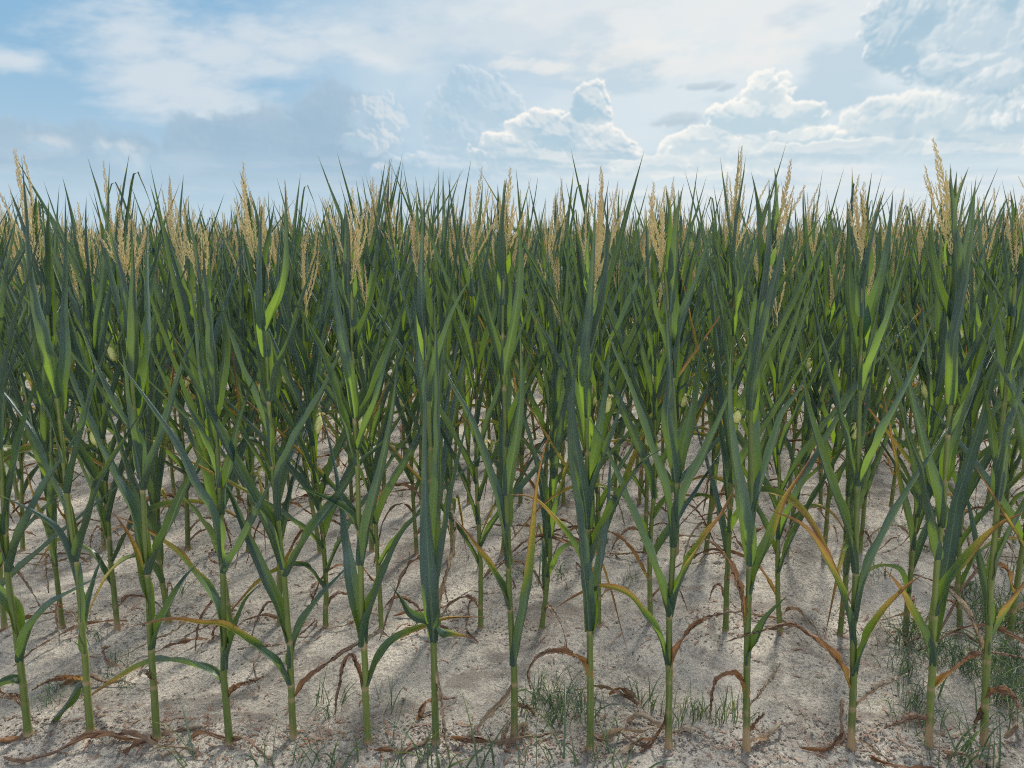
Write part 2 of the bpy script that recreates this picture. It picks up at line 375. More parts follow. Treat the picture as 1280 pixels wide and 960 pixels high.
# ================================================================== mesh helpers
def mesh_np(name, V, F, mat, uv=None, dry=None, smooth=True):
    V = np.asarray(V, np.float32); F = np.asarray(F, np.int32); k = F.shape[1]
    me = bpy.data.meshes.new(name); me.vertices.add(len(V)); me.vertices.foreach_set('co', V.ravel())
    me.loops.add(F.size); me.loops.foreach_set('vertex_index', F.ravel())
    me.polygons.add(len(F)); me.polygons.foreach_set('loop_start', np.arange(0, F.size, k, dtype=np.int32))
    me.polygons.foreach_set('loop_total', np.full(len(F), k, np.int32))
    me.update(calc_edges=True)
    me.polygons.foreach_set('use_smooth', np.full(len(F), smooth))
    if uv is not None:
        l = me.uv_layers.new(name='UVMap'); l.data.foreach_set('uv', np.asarray(uv, np.float32)[F.ravel()].ravel())
    if dry is not None:
        a = me.attributes.new('dry', 'FLOAT', 'POINT'); a.data.foreach_set('value', np.asarray(dry, np.float32))
    me.materials.append(mat); return me
def obj(name, me, parent=None, loc=None):
    o = bpy.data.objects.new(name, me); scene.collection.objects.link(o)
    if parent is not None: o.parent = parent
    if loc is not None: o.location = loc
    return o
def tag(o, label=None, cat=None, group=None, kind=None):
    for k, v in (('label', label), ('category', cat), ('group', group), ('kind', kind)):
        if v: o[k] = v
    return o
def grid_faces(nu, nv, off=0):
    i = np.arange(nv - 1)[:, None] * nu + np.arange(nu - 1)[None, :]
    return np.stack([i, i + 1, i + 1 + nu, i + nu], -1).reshape(-1, 4) + off
def resample(P, n):
    P = np.asarray(P, float)
    if len(P) > 2:                        # Catmull-Rom through the points
        Q = np.vstack([2 * P[0] - P[1], P, 2 * P[-1] - P[-2]]); out = []
        for i in range(1, len(Q) - 2):
            t = np.linspace(0, 1, 14, endpoint=(i == len(Q) - 3))[:, None]
            a, b, c, d = Q[i - 1], Q[i], Q[i + 1], Q[i + 2]
            out.append(.5 * ((2 * b) + (-a + c) * t + (2 * a - 5 * b + 4 * c - d) * t * t + (-a + 3 * b - 3 * c + d) * t ** 3))
        P = np.vstack(out)
    s = np.r_[0, np.cumsum(np.linalg.norm(np.diff(P, axis=0), axis=1))]
    t = np.linspace(0, s[-1], n)
    return np.stack([np.interp(t, s, P[:, k]) for k in range(3)], 1), s[-1]

def leaf_geo(P, W, kind='g', twist=None, seed=0, n=26, nu=9):
    """blade along the points P (local, P[0] on the stalk's axis). returns V, uv, dry"""
    r = np.random.default_rng(seed)
    P = np.array(P, float)
    out = P[-1] - P[0]; out[2] = 0
    if np.linalg.norm(out) < .02: a = r.uniform(0, 6.28); out = np.array([math.cos(a), math.sin(a), 0.])
    out = out / np.linalg.norm(out)
    S, L = resample(P, n); s = np.linspace(0, 1, n)
    S = S + out[None, :] * (.011 * np.clip(1 - s * 6, 0, 1))[:, None]
    # slow sway of the blade
    side = np.array([-out[1], out[0], 0]); ph = r.uniform(0, 6.28)
    if kind in 'gy': S = S + side * (np.sin(s * r.uniform(3, 6) + ph) - math.sin(ph))[:, None] * .006
    T = np.gradient(S, axis=0); T /= np.linalg.norm(T, axis=1)[:, None] + 1e-9
    N = -out - np.dot(-out, T[0]) * T[0]; N /= np.linalg.norm(N); Ns = [N]
    for i in range(1, n):
        N = Ns[-1] - np.dot(Ns[-1], T[i]) * T[i]; N /= np.linalg.norm(N) + 1e-9; Ns.append(N)
    N = np.array(Ns)
    if twist is None: twist = r.choice([-1, 1]) * r.uniform(.5, 1.25)
    extra = {'g': 0, 'y': r.uniform(-1, 1), 'o': r.uniform(-3, 3), 'r': r.uniform(-6, 6), 'd': r.uniform(-6, 6)}[kind]
    tw = twist * sstep(.04, .5, s) + extra * s ** 1.5 + r.uniform(-.5, .5) * s
    B = np.cross(T, N); c, q = np.cos(tw)[:, None], np.sin(tw)[:, None]
    N, B = N * c + B * q, B * c - N * q
    roll = r.uniform(1.5, 2.7)
    dryish = kind in 'ord'
    if kind in 'rd': W = W * .5
    elif kind == 'o': W = W * .75
    prof = np.interp(s, [0, .04, .12, .3, .6, .85, 1], [.92, 1, 1, .92, .64, .30, .012]) if kind not in 'rd' else np.interp(s, [0, .1, .4, .8, 1], [.8, .9, 1.0, .75, .1])
    if kind == 'g' and r.random() < .5: prof = prof * (1 + .12 * np.exp(-((s - .2) / .09) ** 2))
    Wd = W * prof
    phi = np.interp(s, [0, .04, .10, .3, .55, 1], [1.75, 1.35, 1.1, 1.2, roll * .72, roll]) + .18 * np.sin(s * 9 + ph)
    if dryish: phi = phi + .5 + .6 * np.sin(s * 14 + ph)
    u = np.linspace(-1, 1, nu)
    Rr = (Wd / (2 * phi))[:, None]
    a = u[None, :] * phi[:, None]
    V = S[:, None, :] + B[:, None, :] * (Rr * np.sin(a))[..., None] + N[:, None, :] * (Rr * (1 - np.cos(a)))[..., None]
    # wavy margin
    ruf = np.sin(s * r.uniform(26, 40) * (L / .7) + ph) * .0045 * np.clip(np.sin(s * 3.14), 0, 1) ** .5 * np.interp(s, [0, .1, .45, .8, 1], [.3, 1, .8, .2, 0])
    ruf2 = np.sin(s * r.uniform(22, 40) * (L / .7) + ph + 2) * .0045 * np.interp(s, [0, .1, .45, .8, 1], [.3, 1, .8, .2, 0])
    w3 = np.abs(u)[None, :] ** 3
    cb = np.clip(2.3 - phi, .25, 1)
    crease = (1 - np.exp(-(np.abs(u) / .16) ** 2))[None, :] * (Wd * .13 * cb)[:, None]
    V = V + N[:, None, :] * crease[..., None]
    V = V + N[:, None, :] * (np.where(u[None, :] > 0, ruf[:, None], ruf2[:, None]) * w3 * (2.2 if dryish else 1))[..., None]
    if dryish:
        V = V + r.normal(0, .0022, V.shape) * np.clip(s * 4, 0, 1)[:, None, None]
    uv = np.stack(np.broadcast_arrays((u * .5 + .5)[None, :], (s * L)[:, None]), -1).reshape(-1, 2)
    e = np.abs(u)[None, :]
    S1 = s[:, None]
    if kind == 'g':
        d = np.clip((S1 - .93) * 5, 0, .6) * (r.random() < .5) + np.clip(e - .9, 0, 1) * 0 + 0 * S1
        if r.random() < .12: d = d + np.clip(S1 - .82, 0, 1) * 2.5
    elif kind == 'y': d = np.clip(.02 + (S1 - .3) * .8, 0, .62) + .25 * e * sstep(.15, .5, S1) * (u[None, :] > 0)
    elif kind == 'o': d = np.clip(.30 + S1 * .55 + .1 * e, 0, 1)
    elif kind == 'r': d = np.clip(r.uniform(.5, .66) + S1 * r.uniform(.15, .5), 0, 1) + 0 * e
    else: d = np.clip(.86 + S1 * .14, 0, 1) + 0 * e
    d = np.broadcast_to(d, V.shape[:2]).reshape(-1)
    return V.reshape(-1, 3), uv, d
def leaf_mesh(P, W, kind='g', twist=None, seed=0, n=26, nu=9):
    V, uv, d = leaf_geo(P, W, kind, twist, seed, n, nu)
    return mesh_np('leaf', V, grid_faces(nu, n), M_LEAF, uv, d)

def tube_geo(P, rad, nseg=10, n=None):
    P = np.asarray(P, float); n = len(P)
    T = np.gradient(P, axis=0); T /= np.linalg.norm(T, axis=1)[:, None] + 1e-9
    ref = np.array([0, 1, 0.]) if abs(T[0][1]) < .9 else np.array([1, 0, 0.])
    A = np.cross(T, ref); A /= np.linalg.norm(A, axis=1)[:, None]; B = np.cross(T, A)
    an = np.linspace(0, 2 * math.pi, nseg + 1)
    V = P[:, None, :] + (A[:, None, :] * np.cos(an)[None, :, None] + B[:, None, :] * np.sin(an)[None, :, None]) * np.asarray(rad)[:, None, None]
    return V.reshape(-1, 3), grid_faces(nseg + 1, n)
def stalk_mesh(path, nodes, r0=.0145, r1=.0055, seed=0, base_dry=.0, nseg=12, n=90):
    """sheathed stalk: each sheath starts at a ring and steps out slightly under the next blade"""
    r = np.random.default_rng(seed)
    S, L = resample(path, n); s = np.linspace(0, 1, n); z = s * L
    rad = r0 + (r1 - r0) * s ** .85
    nodes = sorted(nodes)
    dry = np.clip(1 - z / .10, 0, 1) * base_dry + np.clip(1 - z / .025, 0, 1) * .7
    for q in nodes:
        k = q * L
        rad = rad + .0013 * np.exp(-((z - k + .006) / .007) ** 2) - .0006 * np.exp(-((z - k - .012) / .010) ** 2)
        dry = dry + .45 * np.exp(-((z - k) / .005) ** 2)
        S = S + np.array([1, .6, 0]) * (r.uniform(-1, 1) * .0022 * np.clip((z - k) / .05, 0, 1) * np.clip(1 - (z - k - .05) / .3, 0, 1))[:, None]
    rad = rad + .004 * np.exp(-(z / .018) ** 2)
    rad[-1] = .002
    V, F = tube_geo(S, rad, nseg)
    dry = np.repeat(dry, nseg + 1)
    ang = np.tile(np.linspace(0, 2 * math.pi, nseg + 1), n)
    dry = dry + base_dry * .8 * sstep(.2, .9, np.cos(ang - 1.0)) * np.clip(1 - np.repeat(z, nseg + 1) / .16, 0, 1)
    return mesh_np('stalk', V, F, M_STALK, None, dry)

_oct = np.array([[0, 0, -.5], [.5, 0, 0], [0, .5, .08], [-.5, 0, 0], [0, -.5, .08], [0, 0, .62]], float)
_octF = np.array([[0, 2, 1], [0, 3, 2], [0, 4, 3], [0, 1, 4], [5, 1, 2], [5, 2, 3], [5, 3, 4], [5, 4, 1]])
def tassel_geo(base, tip, nb, seed, gap=.0062, spread=1.0, lod=0):
    r = np.random.default_rng(seed); base, tip = np.asarray(base, float), np.asarray(tip, float)
    Ls = np.linalg.norm(tip - base); ax = (tip - base) / Ls
    Vs, Fs, D = [], [], []; off = 0
    def branch(P, spike):
        nonlocal off
        S, L = resample(P, 16)
        V, F = tube_geo(S, np.linspace(.0020, .0009, 16), 4)
        Vs.append(V); Fs.append(np.vstack([F[:, [0, 1, 2]], F[:, [0, 2, 3]]]) + off); D.append(np.repeat(np.linspace(.1, .6, 16), 5)); off += len(V)
        m = int(L / gap * (4.5 if spike else 2.6)); t = np.linspace(.10 if not spike else .02, .995, m)
        ctr = np.stack([np.interp(t, np.linspace(0, 1, 16), S[:, k]) for k in range(3)], 1)
        T = np.gradient(S, axis=0); T = np.stack([np.interp(t, np.linspace(0, 1, 16), T[:, k]) for k in range(3)], 1); T /= np.linalg.norm(T, axis=1)[:, None]
        rndv = r.normal(size=(m, 3)); rndv -= (rndv * T).sum(1)[:, None] * T; rndv /= np.linalg.norm(rndv, axis=1)[:, None]
        size = (1.15 if spike else .95) * r.uniform(.75, 1.2, m) * np.interp(t, [0, .15, .8, 1], [.8, 1, .85, .35])
        lean = r.uniform(.2, .48, m)[:, None]
        if r.random() < .75: lean = lean
        up = T * (1 - lean * .4) + rndv * lean; up /= np.linalg.norm(up, axis=1)[:, None]
        a = np.cross(up, rndv); a /= np.linalg.norm(a, axis=1)[:, None] + 1e-9; b = np.cross(up, a)
        c = ctr + rndv * (.0042 if spike else .0024) * size[:, None] + up * .003
        VV = c[:, None, :] + size[:, None, None] * (a[:, None, :] * _oct[None, :, 0:1] * .0031 + b[:, None, :] * _oct[None, :, 1:2] * .0031 + up[:, None, :] * _oct[None, :, 2:3] * .0120)
        Vs.append(VV.reshape(-1, 3)); Fs.append((_octF[None] + (np.arange(m) * 6)[:, None, None]).reshape(-1, 3) + off)
        D.append(np.repeat(np.clip(t * .9 - .1 + r.normal(0, .15, m), 0, 1), 6)); off += m * 6
    bend = r.normal(0, .012, 3); bend[2] = 0
    branch([base, base + ax * Ls * .5 + bend, tip], True)
    for i in range(nb):
        a = i * 2.4 + r.uniform(-.5, .5); f = r.uniform(.03, .28) * (1 if i < nb - 1 else 1.2)
        o = np.array([math.cos(a), math.sin(a), 0]); L = Ls * r.uniform(.5, .85) * (1 - f * .5)
        sp = r.uniform(.08, .24) * spread
        p0 = base + ax * Ls * f
        branch([p0, p0 + ax * L * .5 + o * L * sp * .8, p0 + ax * L * .97 + o * L * sp * r.uniform(.9, 1.7)], False)
    return np.vstack(Vs), np.vstack(Fs), np.concatenate(D)
def tassel_mesh(base, tip, nb, seed, spread=1.0, gap=.0062):
    V, F, D = tassel_geo(base, tip, nb, seed, gap, spread); return mesh_np('tassel', V, F, M_TASSEL, None, D, smooth=False)
def ear_meshes(p, out, seed):
    """young ear pressed to the stalk, with a tuft of silk"""
    r = np.random.default_rng(seed); out = np.array([*out, 0.]); ax = np.array([0, 0, 1.]) + out * .28; ax /= np.linalg.norm(ax)
    t = np.linspace(0, 1, 12); L = r.uniform(.055, .085)
    S = np.asarray(p) + out * .026 + ax * (t * L)[:, None]
    rad = .016 * np.array([.35, .7, .9, 1, 1.03, 1, .97, .92, .85, .7, .45, .1])
    V, F = tube_geo(S, rad, 12); ang = np.tile(np.linspace(0, 2 * math.pi, 13), 12); V = V + r.normal(0, .0007, V.shape)
    V = V.reshape(12, 13, 3); V[:, -1] = V[:, 0]; V = V.reshape(-1, 3)
    ear = mesh_np('ear', V, F, M_EAR)
    Vs, Fs = [], []; off = 0
    for i in range(26):
        a = r.uniform(0, 6.28); o = np.array([math.cos(a), math.sin(a), 0])
        l = r.uniform(.012, .028); P = [S[-2], S[-1] + ax * l * .4 + o * l * .3, S[-1] + ax * l * .35 + o * l * .9 + np.array([0, 0, -l * .35])]
        Q, _ = resample(P, 5); V, F = tube_geo(Q, np.full(5, .0008), 3); Vs.append(V); Fs.append(F + off); off += len(V)
    return ear, mesh_np('silk', np.vstack(Vs), np.vstack(Fs), M_SILK)

# ================================================================== ground
def build_ground():
    ys = [-6, -3, -1, 0, .6, 1.0, 1.3]; y = 1.5
    while y < 11: ys.append(y); y += max(.009, .0058 * y * min(1, .6 + y / 20))
    while y < 3000: ys.append(y); y *= 1.12
    ys.append(6000)
    xs = [0]; x = 0
    while x < 6: x += .0115 if x < 2.2 else .0115 + (x - 2.2) * .012; xs.append(x)
    while x < 3000: x *= 1.25; xs.append(x)
    xs = np.array([-v for v in xs[:0:-1]] + xs)
    Xg, Yg = np.meshgrid(xs, np.array(ys)); Z = ground_h(Xg, Yg)
    V = np.stack([Xg, Yg, Z], -1).reshape(-1, 3)
    me = mesh_np('ground', V, grid_faces(len(xs), len(ys)), ground_material())
    tag(obj('ground', me), kind='structure')
build_ground()

def unproj(px, py, Y):                   # place in the vertical plane y = Y that the photograph shows at px, py
    d = px_dir(px, py); t = Y / d.y
    return np.array([d.x * t, Y, CAM_H + d.z * t])
def on_ground(px, py):
    d = px_dir(px, py); t = -CAM_H / d.z; x, y = d.x * t, d.y * t
    for _ in range(3):
        t = -(CAM_H - gh(x, y)) / d.z; x, y = d.x * t, d.y * t
    return x, y

# ================================================================== first row, plant by plant
# base, stalk path (the last point is the tassel's tip), leaves as (kind, width, side-points...)
FRONT = [
 dict(base=(35, 916), path=[(28, 850), (20, 780), (8, 700), (2, 600), (-6, 480), (-12, 350), (-14, 235)],
  label='leftmost front-row corn plant, its foot near the left edge of the picture',
  leaves=[('g', (26, 826), (40, 785), (62, 757), (95, 737), (122, 722)), ('g', (28, 793), (8, 752), (-25, 712), (-60, 660)), ('g', (19, 716), (28, 670), (58, 607), (84, 566), (112, 520)),
          ('g', (6, 700), (-12, 640), (-40, 570), (-62, 500)), ('g', (6, 668), (20, 580), (34, 520), (50, 470), (60, 425)), ('g', (2, 600), (-20, 520), (-40, 430), (-50, 380)), ('g', (0, 560), (8, 480), (22, 400), (40, 330), (52, 262)),
          ('g', (-3, 500), (-8, 430), (-20, 350), (-26, 290)), ('g', (-3, 460), (0, 400), (10, 330), (20, 262)), ('r', (36, 880), (14, 868), (-6, 874)), ('g', (22, 852), (6, 855), (-20, 870), (-50, 880))]),
 dict(base=(113, 914), path=[(107, 840), (97, 720), (82, 600), (69, 480), (53, 345), (18, 186)],
  label='second front-row corn plant from the left, a pale blade drooping to the ground',
  leaves=[('o', (105, 852), (82, 848), (60, 852), (40, 863)), ('p', (112, 853), (98, 855), (84, 878), (60, 908), (40, 952)), ('g', (109, 818), (112, 765), (122, 722), (132, 690)),
          ('g', (108, 778), (92, 722), (75, 672), (48, 645), (0, 617)), ('g', (101, 690), (82, 640), (50, 575), (32, 537), (0, 492), (-35, 455)), ('g', (104, 702), (112, 655), (126, 605), (155, 550), (176, 512)),
          ('g', (88, 618), (103, 540), (118, 478), (147, 398)), ('g', (82, 578), (68, 540), (50, 490), (32, 435), (0, 368), (-28, 318)), ('w', (76, 530), (79, 450), (76, 390), (80, 310), (82, 243)),
          ('w', (68, 498), (56, 400), (44, 330), (38, 270), (27, 195)), ('g', (60, 420), (66, 370), (60, 310), (52, 262))]),
 dict(base=(196, 923), path=[(190, 820), (184, 720), (179, 620), (167, 490), (158, 375), (150, 258)],
  label='third front-row corn plant from the left, its pale open tassel sitting low',
  leaves=[('r', (195, 860), (186, 842), (178, 836), (174, 845)), ('g', (197, 812), (207, 768), (232, 722), (250, 703)), ('g', (193, 718), (207, 670), (225, 622), (248, 577), (264, 545)),
          ('y', (186, 778), (175, 712), (162, 675), (138, 640)), ('g', (190, 706), (170, 655), (135, 577), (107, 510), (78, 435), (54, 345)), ('g', (181, 606), (172, 556), (150, 520), (128, 480), (98, 400)),
          ('g', (183, 612), (203, 550), (222, 480), (247, 405)), ('w', (173, 510), (166, 440), (150, 390), (138, 330), (125, 262)), ('w', (167, 470), (170, 410), (172, 340), (168, 285)), ('g', (175, 520), (187, 435), (189, 360), (188, 270)),
          ('g', (178, 600), (165, 520), (158, 470), (150, 430))]),
 dict(base=(287, 929), path=[(281, 850), (279, 740), (276, 620), (267, 490), (254, 372), (242, 262)],
  label='fourth front-row corn plant from the left, a long thin yellowing leaf arching left',
  leaves=[('yd', (280, 856), (262, 840), (215, 826), (175, 832), (130, 858), (88, 888)), ('r', (289, 872), (300, 858), (330, 845)), ('g', (284, 836), (291, 800), (305, 755), (328, 728)),
          ('y', (283, 806), (270, 760), (243, 718), (215, 685), (175, 657), (138, 640)), ('g', (281, 706), (265, 650), (245, 612), (222, 562), (190, 512), (146, 448)), ('g', (282, 716), (298, 685), (318, 640), (345, 590)),
          ('g', (272, 560), (250, 470), (240, 400), (232, 335)), ('w', (269, 505), (264, 430), (259, 350), (256, 290)), ('g', (270, 520), (282, 440), (278, 370), (272, 315)), ('g', (276, 640), (290, 570), (300, 520), (318, 470)),
          ('g', (275, 610), (258, 560), (240, 520), (225, 488))]),
 dict(base=(367, 923), path=[(363, 850), (357, 740), (347, 650), (341, 590), (336, 500), (333, 440), (326, 355), (304, 203)],
  label='sturdy fifth front-row corn plant from the left, blades fanned widely left and right',
  leaves=[('r', (371, 873), (385, 850), (412, 828), (445, 806), (475, 790), (492, 800)), ('y', (362, 858), (345, 832), (320, 812), (282, 784), (250, 779), (212, 774), (160, 783)), ('g', (364, 802), (345, 757), (325, 700), (305, 655), (285, 612), (258, 580), (235, 555)),
          ('g', (360, 833), (373, 795), (395, 757), (427, 720), (443, 701)), ('g', (357, 712), (340, 668), (320, 632), (300, 592), (275, 542), (243, 480), (225, 450), (205, 390)), ('g', (359, 722), (390, 665), (425, 615), (452, 575), (485, 545), (520, 480)),
          ('g', (344, 652), (354, 590), (378, 535), (408, 482), (428, 437), (458, 372)), ('g', (342, 580), (330, 530), (318, 500), (295, 447), (275, 385), (256, 336)), ('g', (337, 502), (352, 455), (367, 420), (385, 362), (405, 300)),
          ('w', (335, 488), (322, 400), (312, 350), (300, 258)), ('g', (333, 412), (345, 370), (352, 300), (357, 226)), ('g', (329, 372), (318, 310), (308, 260), (297, 213))]),
 dict(base=(460, 927), path=[(456, 850), (452, 740), (449, 640), (446, 560), (442, 480), (438, 360), (440, 235)],
  label='front-row corn plant with a rust-coloured leaf folded down beside its lower stalk',
  leaves=[('r', (453, 868), (446, 835), (438, 818), (430, 835), (422, 870), (419, 893)), ('yd', (457, 862), (475, 825), (495, 798), (535, 780), (565, 771), (612, 770)), ('g', (452, 805), (441, 740), (430, 660), (412, 560), (395, 500)),
          ('g', (454, 806), (464, 765), (480, 720), (500, 672), (535, 625)), ('g', (448, 664), (430, 640), (405, 622), (365, 605)), ('g', (450, 706), (462, 640), (478, 560), (490, 490), (497, 410)), ('g', (446, 582), (428, 530), (415, 480), (400, 435), (370, 375), (362, 330)),
          ('w', (445, 522), (438, 470), (430, 410), (422, 340), (414, 268)), ('g', (445, 526), (465, 497), (487, 440), (505, 385), (520, 340)), ('g', (447, 562), (465, 520), (478, 480), (492, 420)), ('w', (441, 450), (440, 380), (433, 310), (428, 260)),
          ('g', (441, 440), (458, 400), (470, 350), (474, 298))]),
 dict(base=(545, 927), path=[(543, 850), (541, 720), (539, 600), (535, 480), (528, 360), (519, 262)],
  label='front-row corn plant like a tight vertical column, straw leaf hanging down its stalk',
  leaves=[('d', (546, 832), (553, 868), (556, 915), (563, 953)), ('r', (542, 873), (528, 880), (524, 896), (540, 893)), ('g', (539, 782), (515, 768), (500, 750), (487, 732)), ('y', (543, 782), (565, 790), (592, 798)),
          ('g', (544, 772), (552, 700), (566, 620), (580, 560), (594, 498)), ('d', (545, 776), (560, 710), (567, 660), (564, 630)), ('w', (541, 802), (537, 700), (536, 600), (538, 480), (537, 430)), ('w', (538, 560), (526, 460), (524, 380), (520, 310), (503, 256)),
          ('w', (541, 705), (546, 600), (544, 500), (541, 400), (540, 365)), ('g', (538, 600), (552, 482), (560, 400), (568, 330), (576, 272)), ('g', (536, 500), (552, 440), (572, 385), (592, 343)), ('w', (531, 420), (530, 350), (527, 300), (524, 250))]),
 dict(base=(643, 925), path=[(642, 850), (637, 740), (633, 600), (631, 520), (629, 440), (631, 330), (638, 210)],
  label='front-row corn plant left of the grass clump, straw leaf trailing from stalk to ground',
  leaves=[('d', (640, 856), (625, 878), (600, 908), (578, 932), (563, 956)), ('r', (646, 878), (660, 885), (668, 895)), ('d', (645, 918), (655, 908), (646, 940)), ('y', (637, 762), (617, 717), (592, 677), (567, 642)), ('g', (635, 707), (617, 617), (590, 530), (565, 480), (550, 440)),
          ('y', (642, 832), (652, 780), (660, 715), (668, 630), (678, 575), (694, 525)), ('w', (636, 660), (626, 560), (629, 470), (622, 380), (610, 298)), ('w', (634, 620), (642, 540), (648, 470), (650, 400)), ('g', (630, 487), (620, 420), (608, 360), (598, 298)),
          ('w', (630, 470), (640, 400), (645, 330), (640, 258)), ('w', (629, 420), (625, 350), (622, 290), (620, 230)), ('g', (632, 560), (650, 500), (664, 440), (672, 390))]),
 dict(base=(738, 935), path=[(738, 850), (737, 750), (735, 650), (734, 560), (735, 480), (738, 385), (751, 208)],
  label='front-row corn plant right of the grass clump, curled orange leaf low on its stalk',
  leaves=[('o', (737, 847), (725, 825), (700, 815), (675, 818), (660, 840), (664, 862)), ('yd', (735, 724), (715, 680), (690, 645), (665, 622), (630, 617)), ('w', (738, 787), (732, 720), (725, 640), (715, 570), (712, 480)), ('g', (740, 792), (748, 720), (758, 640), (764, 555)),
          ('g', (739, 704), (765, 640), (790, 595), (812, 570), (837, 557)), ('w', (735, 612), (745, 540), (755, 480), (765, 415)), ('w', (735, 520), (729, 460), (737, 390), (745, 310), (749, 232)), ('g', (734, 564), (720, 497), (707, 420), (698, 335)),
          ('g', (736, 442), (752, 380), (758, 300), (760, 238)), ('g', (736, 422), (729, 350), (728, 280), (732, 215)), ('w', (735, 660), (722, 590), (716, 520), (724, 440)), ('g', (735, 640), (750, 590), (772, 530), (786, 470))]),
 dict(base=(836, 934), path=[(836, 850), (837, 760), (841, 690), (845, 620), (845, 560), (841, 480), (837, 400), (831, 340), (817, 228)],
  label='front-row corn plant between an arching yellow leaf and an orange drying leaf',
  leaves=[('r', (829, 885), (825, 910), (810, 930), (790, 925), (773, 913)), ('o', (838, 852), (845, 818), (860, 790), (880, 775), (900, 767), (928, 764)), ('yd', (836, 834), (822, 795), (805, 770), (785, 745), (752, 735), (720, 747), (690, 765)), ('g', (836, 767), (812, 700), (780, 620), (750, 545), (728, 514)),
          ('y', (838, 772), (858, 715), (880, 675), (905, 640), (924, 598)), ('g', (843, 677), (832, 625), (815, 570), (800, 525), (785, 480), (768, 440), (750, 388)), ('g', (843, 686), (857, 620), (880, 570), (900, 525), (917, 480), (928, 448)), ('w', (845, 605), (838, 530), (842, 480), (835, 400), (822, 328)),
          ('g', (846, 602), (858, 520), (865, 470), (872, 430), (882, 368)), ('g', (841, 470), (860, 385), (880, 335), (896, 268)), ('w', (841, 482), (847, 410), (846, 335), (843, 283)), ('g', (839, 450), (822, 395), (812, 340), (806, 253))]),
 dict(base=(933, 936), path=[(933, 850), (936, 750), (938, 660), (938, 570), (939, 480), (948, 385), (962, 320), (989, 200)],
  label='front-row corn plant whose tassel leans right, a bleached leaf hooked at its lower left',
  leaves=[('d', (937, 888), (955, 862), (976, 830)), ('o', (934, 872), (923, 848), (910, 844), (893, 858), (888, 900)), ('o', (936, 782), (918, 718), (900, 688), (880, 674), (862, 684)), ('g', (937, 832), (948, 790), (960, 767), (986, 743)), ('w', (937, 705), (928, 630), (918, 545), (915, 480), (917, 428)),
          ('g', (938, 667), (950, 620), (965, 570), (980, 520), (1000, 490), (1016, 453)), ('y', (937, 742), (960, 675), (975, 630), (1000, 590), (1021, 558)), ('w', (938, 642), (941, 560), (937, 480), (940, 398)), ('w', (939, 512), (952, 430), (968, 350), (985, 260)), ('w', (938, 528), (938, 440), (930, 380), (932, 328)),
          ('g', (941, 470), (965, 400), (978, 330), (991, 238)), ('r', (935, 925), (944, 905), (955, 892))]),
 dict(base=(1064, 936), path=[(1067, 850), (1067, 780), (1070, 700), (1072, 600), (1074, 520), (1076, 430), (1078, 345), (1080, 228)],
  label='front-row corn plant third from the right, long rust-orange leaf arching left',
  leaves=[('d', (1072, 884), (1095, 862), (1120, 850), (1137, 841)), ('o', (1066, 864), (1052, 835), (1035, 812), (1012, 793), (985, 780), (945, 790), (908, 802)), ('y', (1068, 844), (1085, 800), (1100, 770), (1132, 735), (1156, 717)), ('yd', (1070, 807), (1055, 760), (1040, 717), (1017, 672), (997, 652), (962, 638)),
          ('g', (1069, 777), (1085, 720), (1110, 665), (1135, 620), (1160, 580), (1182, 545), (1202, 518)), ('g', (1071, 718), (1056, 660), (1042, 620), (1022, 555), (1008, 500), (1000, 440)), ('g', (1073, 609), (1060, 567), (1047, 517), (1040, 490), (1027, 435), (1010, 350)),
          ('g', (1073, 607), (1097, 560), (1117, 515), (1135, 480), (1152, 440), (1173, 383)), ('w', (1075, 452), (1066, 390), (1063, 330), (1058, 258)), ('g', (1075, 487), (1095, 440), (1110, 397), (1125, 347), (1136, 310)), ('w', (1076, 424), (1093, 360), (1105, 300), (1116, 238)), ('d', (1062, 925), (1085, 930), (1112, 950))]),
 dict(base=(1161, 932), path=[(1164, 860), (1168, 780), (1172, 700), (1179, 640), (1184, 560), (1190, 480), (1192, 400), (1189, 320), (1166, 173)],
  label='front-row corn plant second from the right, under the highest tassel on that side',
  leaves=[('rw', (1161, 894), (1140, 895), (1125, 905), (1105, 910)), ('o', (1166, 862), (1185, 845), (1210, 825), (1240, 817), (1282, 823)), ('y', (1165, 832), (1155, 795), (1135, 757), (1122, 735), (1098, 705)), ('w', (1167, 802), (1175, 755), (1186, 700), (1198, 620), (1220, 540), (1255, 400)),
          ('y', (1170, 768), (1195, 717), (1222, 680), (1248, 655), (1284, 638)), ('g', (1177, 657), (1165, 605), (1155, 555), (1140, 500), (1130, 448)), ('g', (1172, 702), (1155, 655), (1145, 590), (1132, 540), (1130, 493)), ('w', (1182, 602), (1190, 560), (1205, 520), (1220, 480), (1241, 418)),
          ('w', (1188, 505), (1190, 430), (1200, 380), (1212, 310), (1220, 233)), ('g', (1190, 424), (1177, 370), (1168, 320), (1162, 273)), ('w', (1192, 400), (1197, 340), (1196, 270), (1192, 203)), ('g', (1188, 545), (1213, 497), (1240, 422), (1260, 360), (1279, 315))]),
 dict(base=(1230, 932), path=[(1232, 850), (1236, 780), (1241, 700), (1247, 620), (1254, 520), (1262, 430), (1270, 345), (1278, 245)],
  label='rightmost front-row corn plant, standing in front of the thick grass patch',
  leaves=[('r', (1229, 880), (1222, 898), (1218, 915)), ('rw', (1233, 870), (1250, 863), (1265, 866), (1282, 892)), ('d', (1233, 827), (1220, 790), (1210, 767), (1193, 745), (1175, 728)), ('y', (1234, 817), (1255, 775), (1270, 745), (1292, 708)), ('g', (1236, 782), (1222, 710), (1205, 620), (1199, 588)),
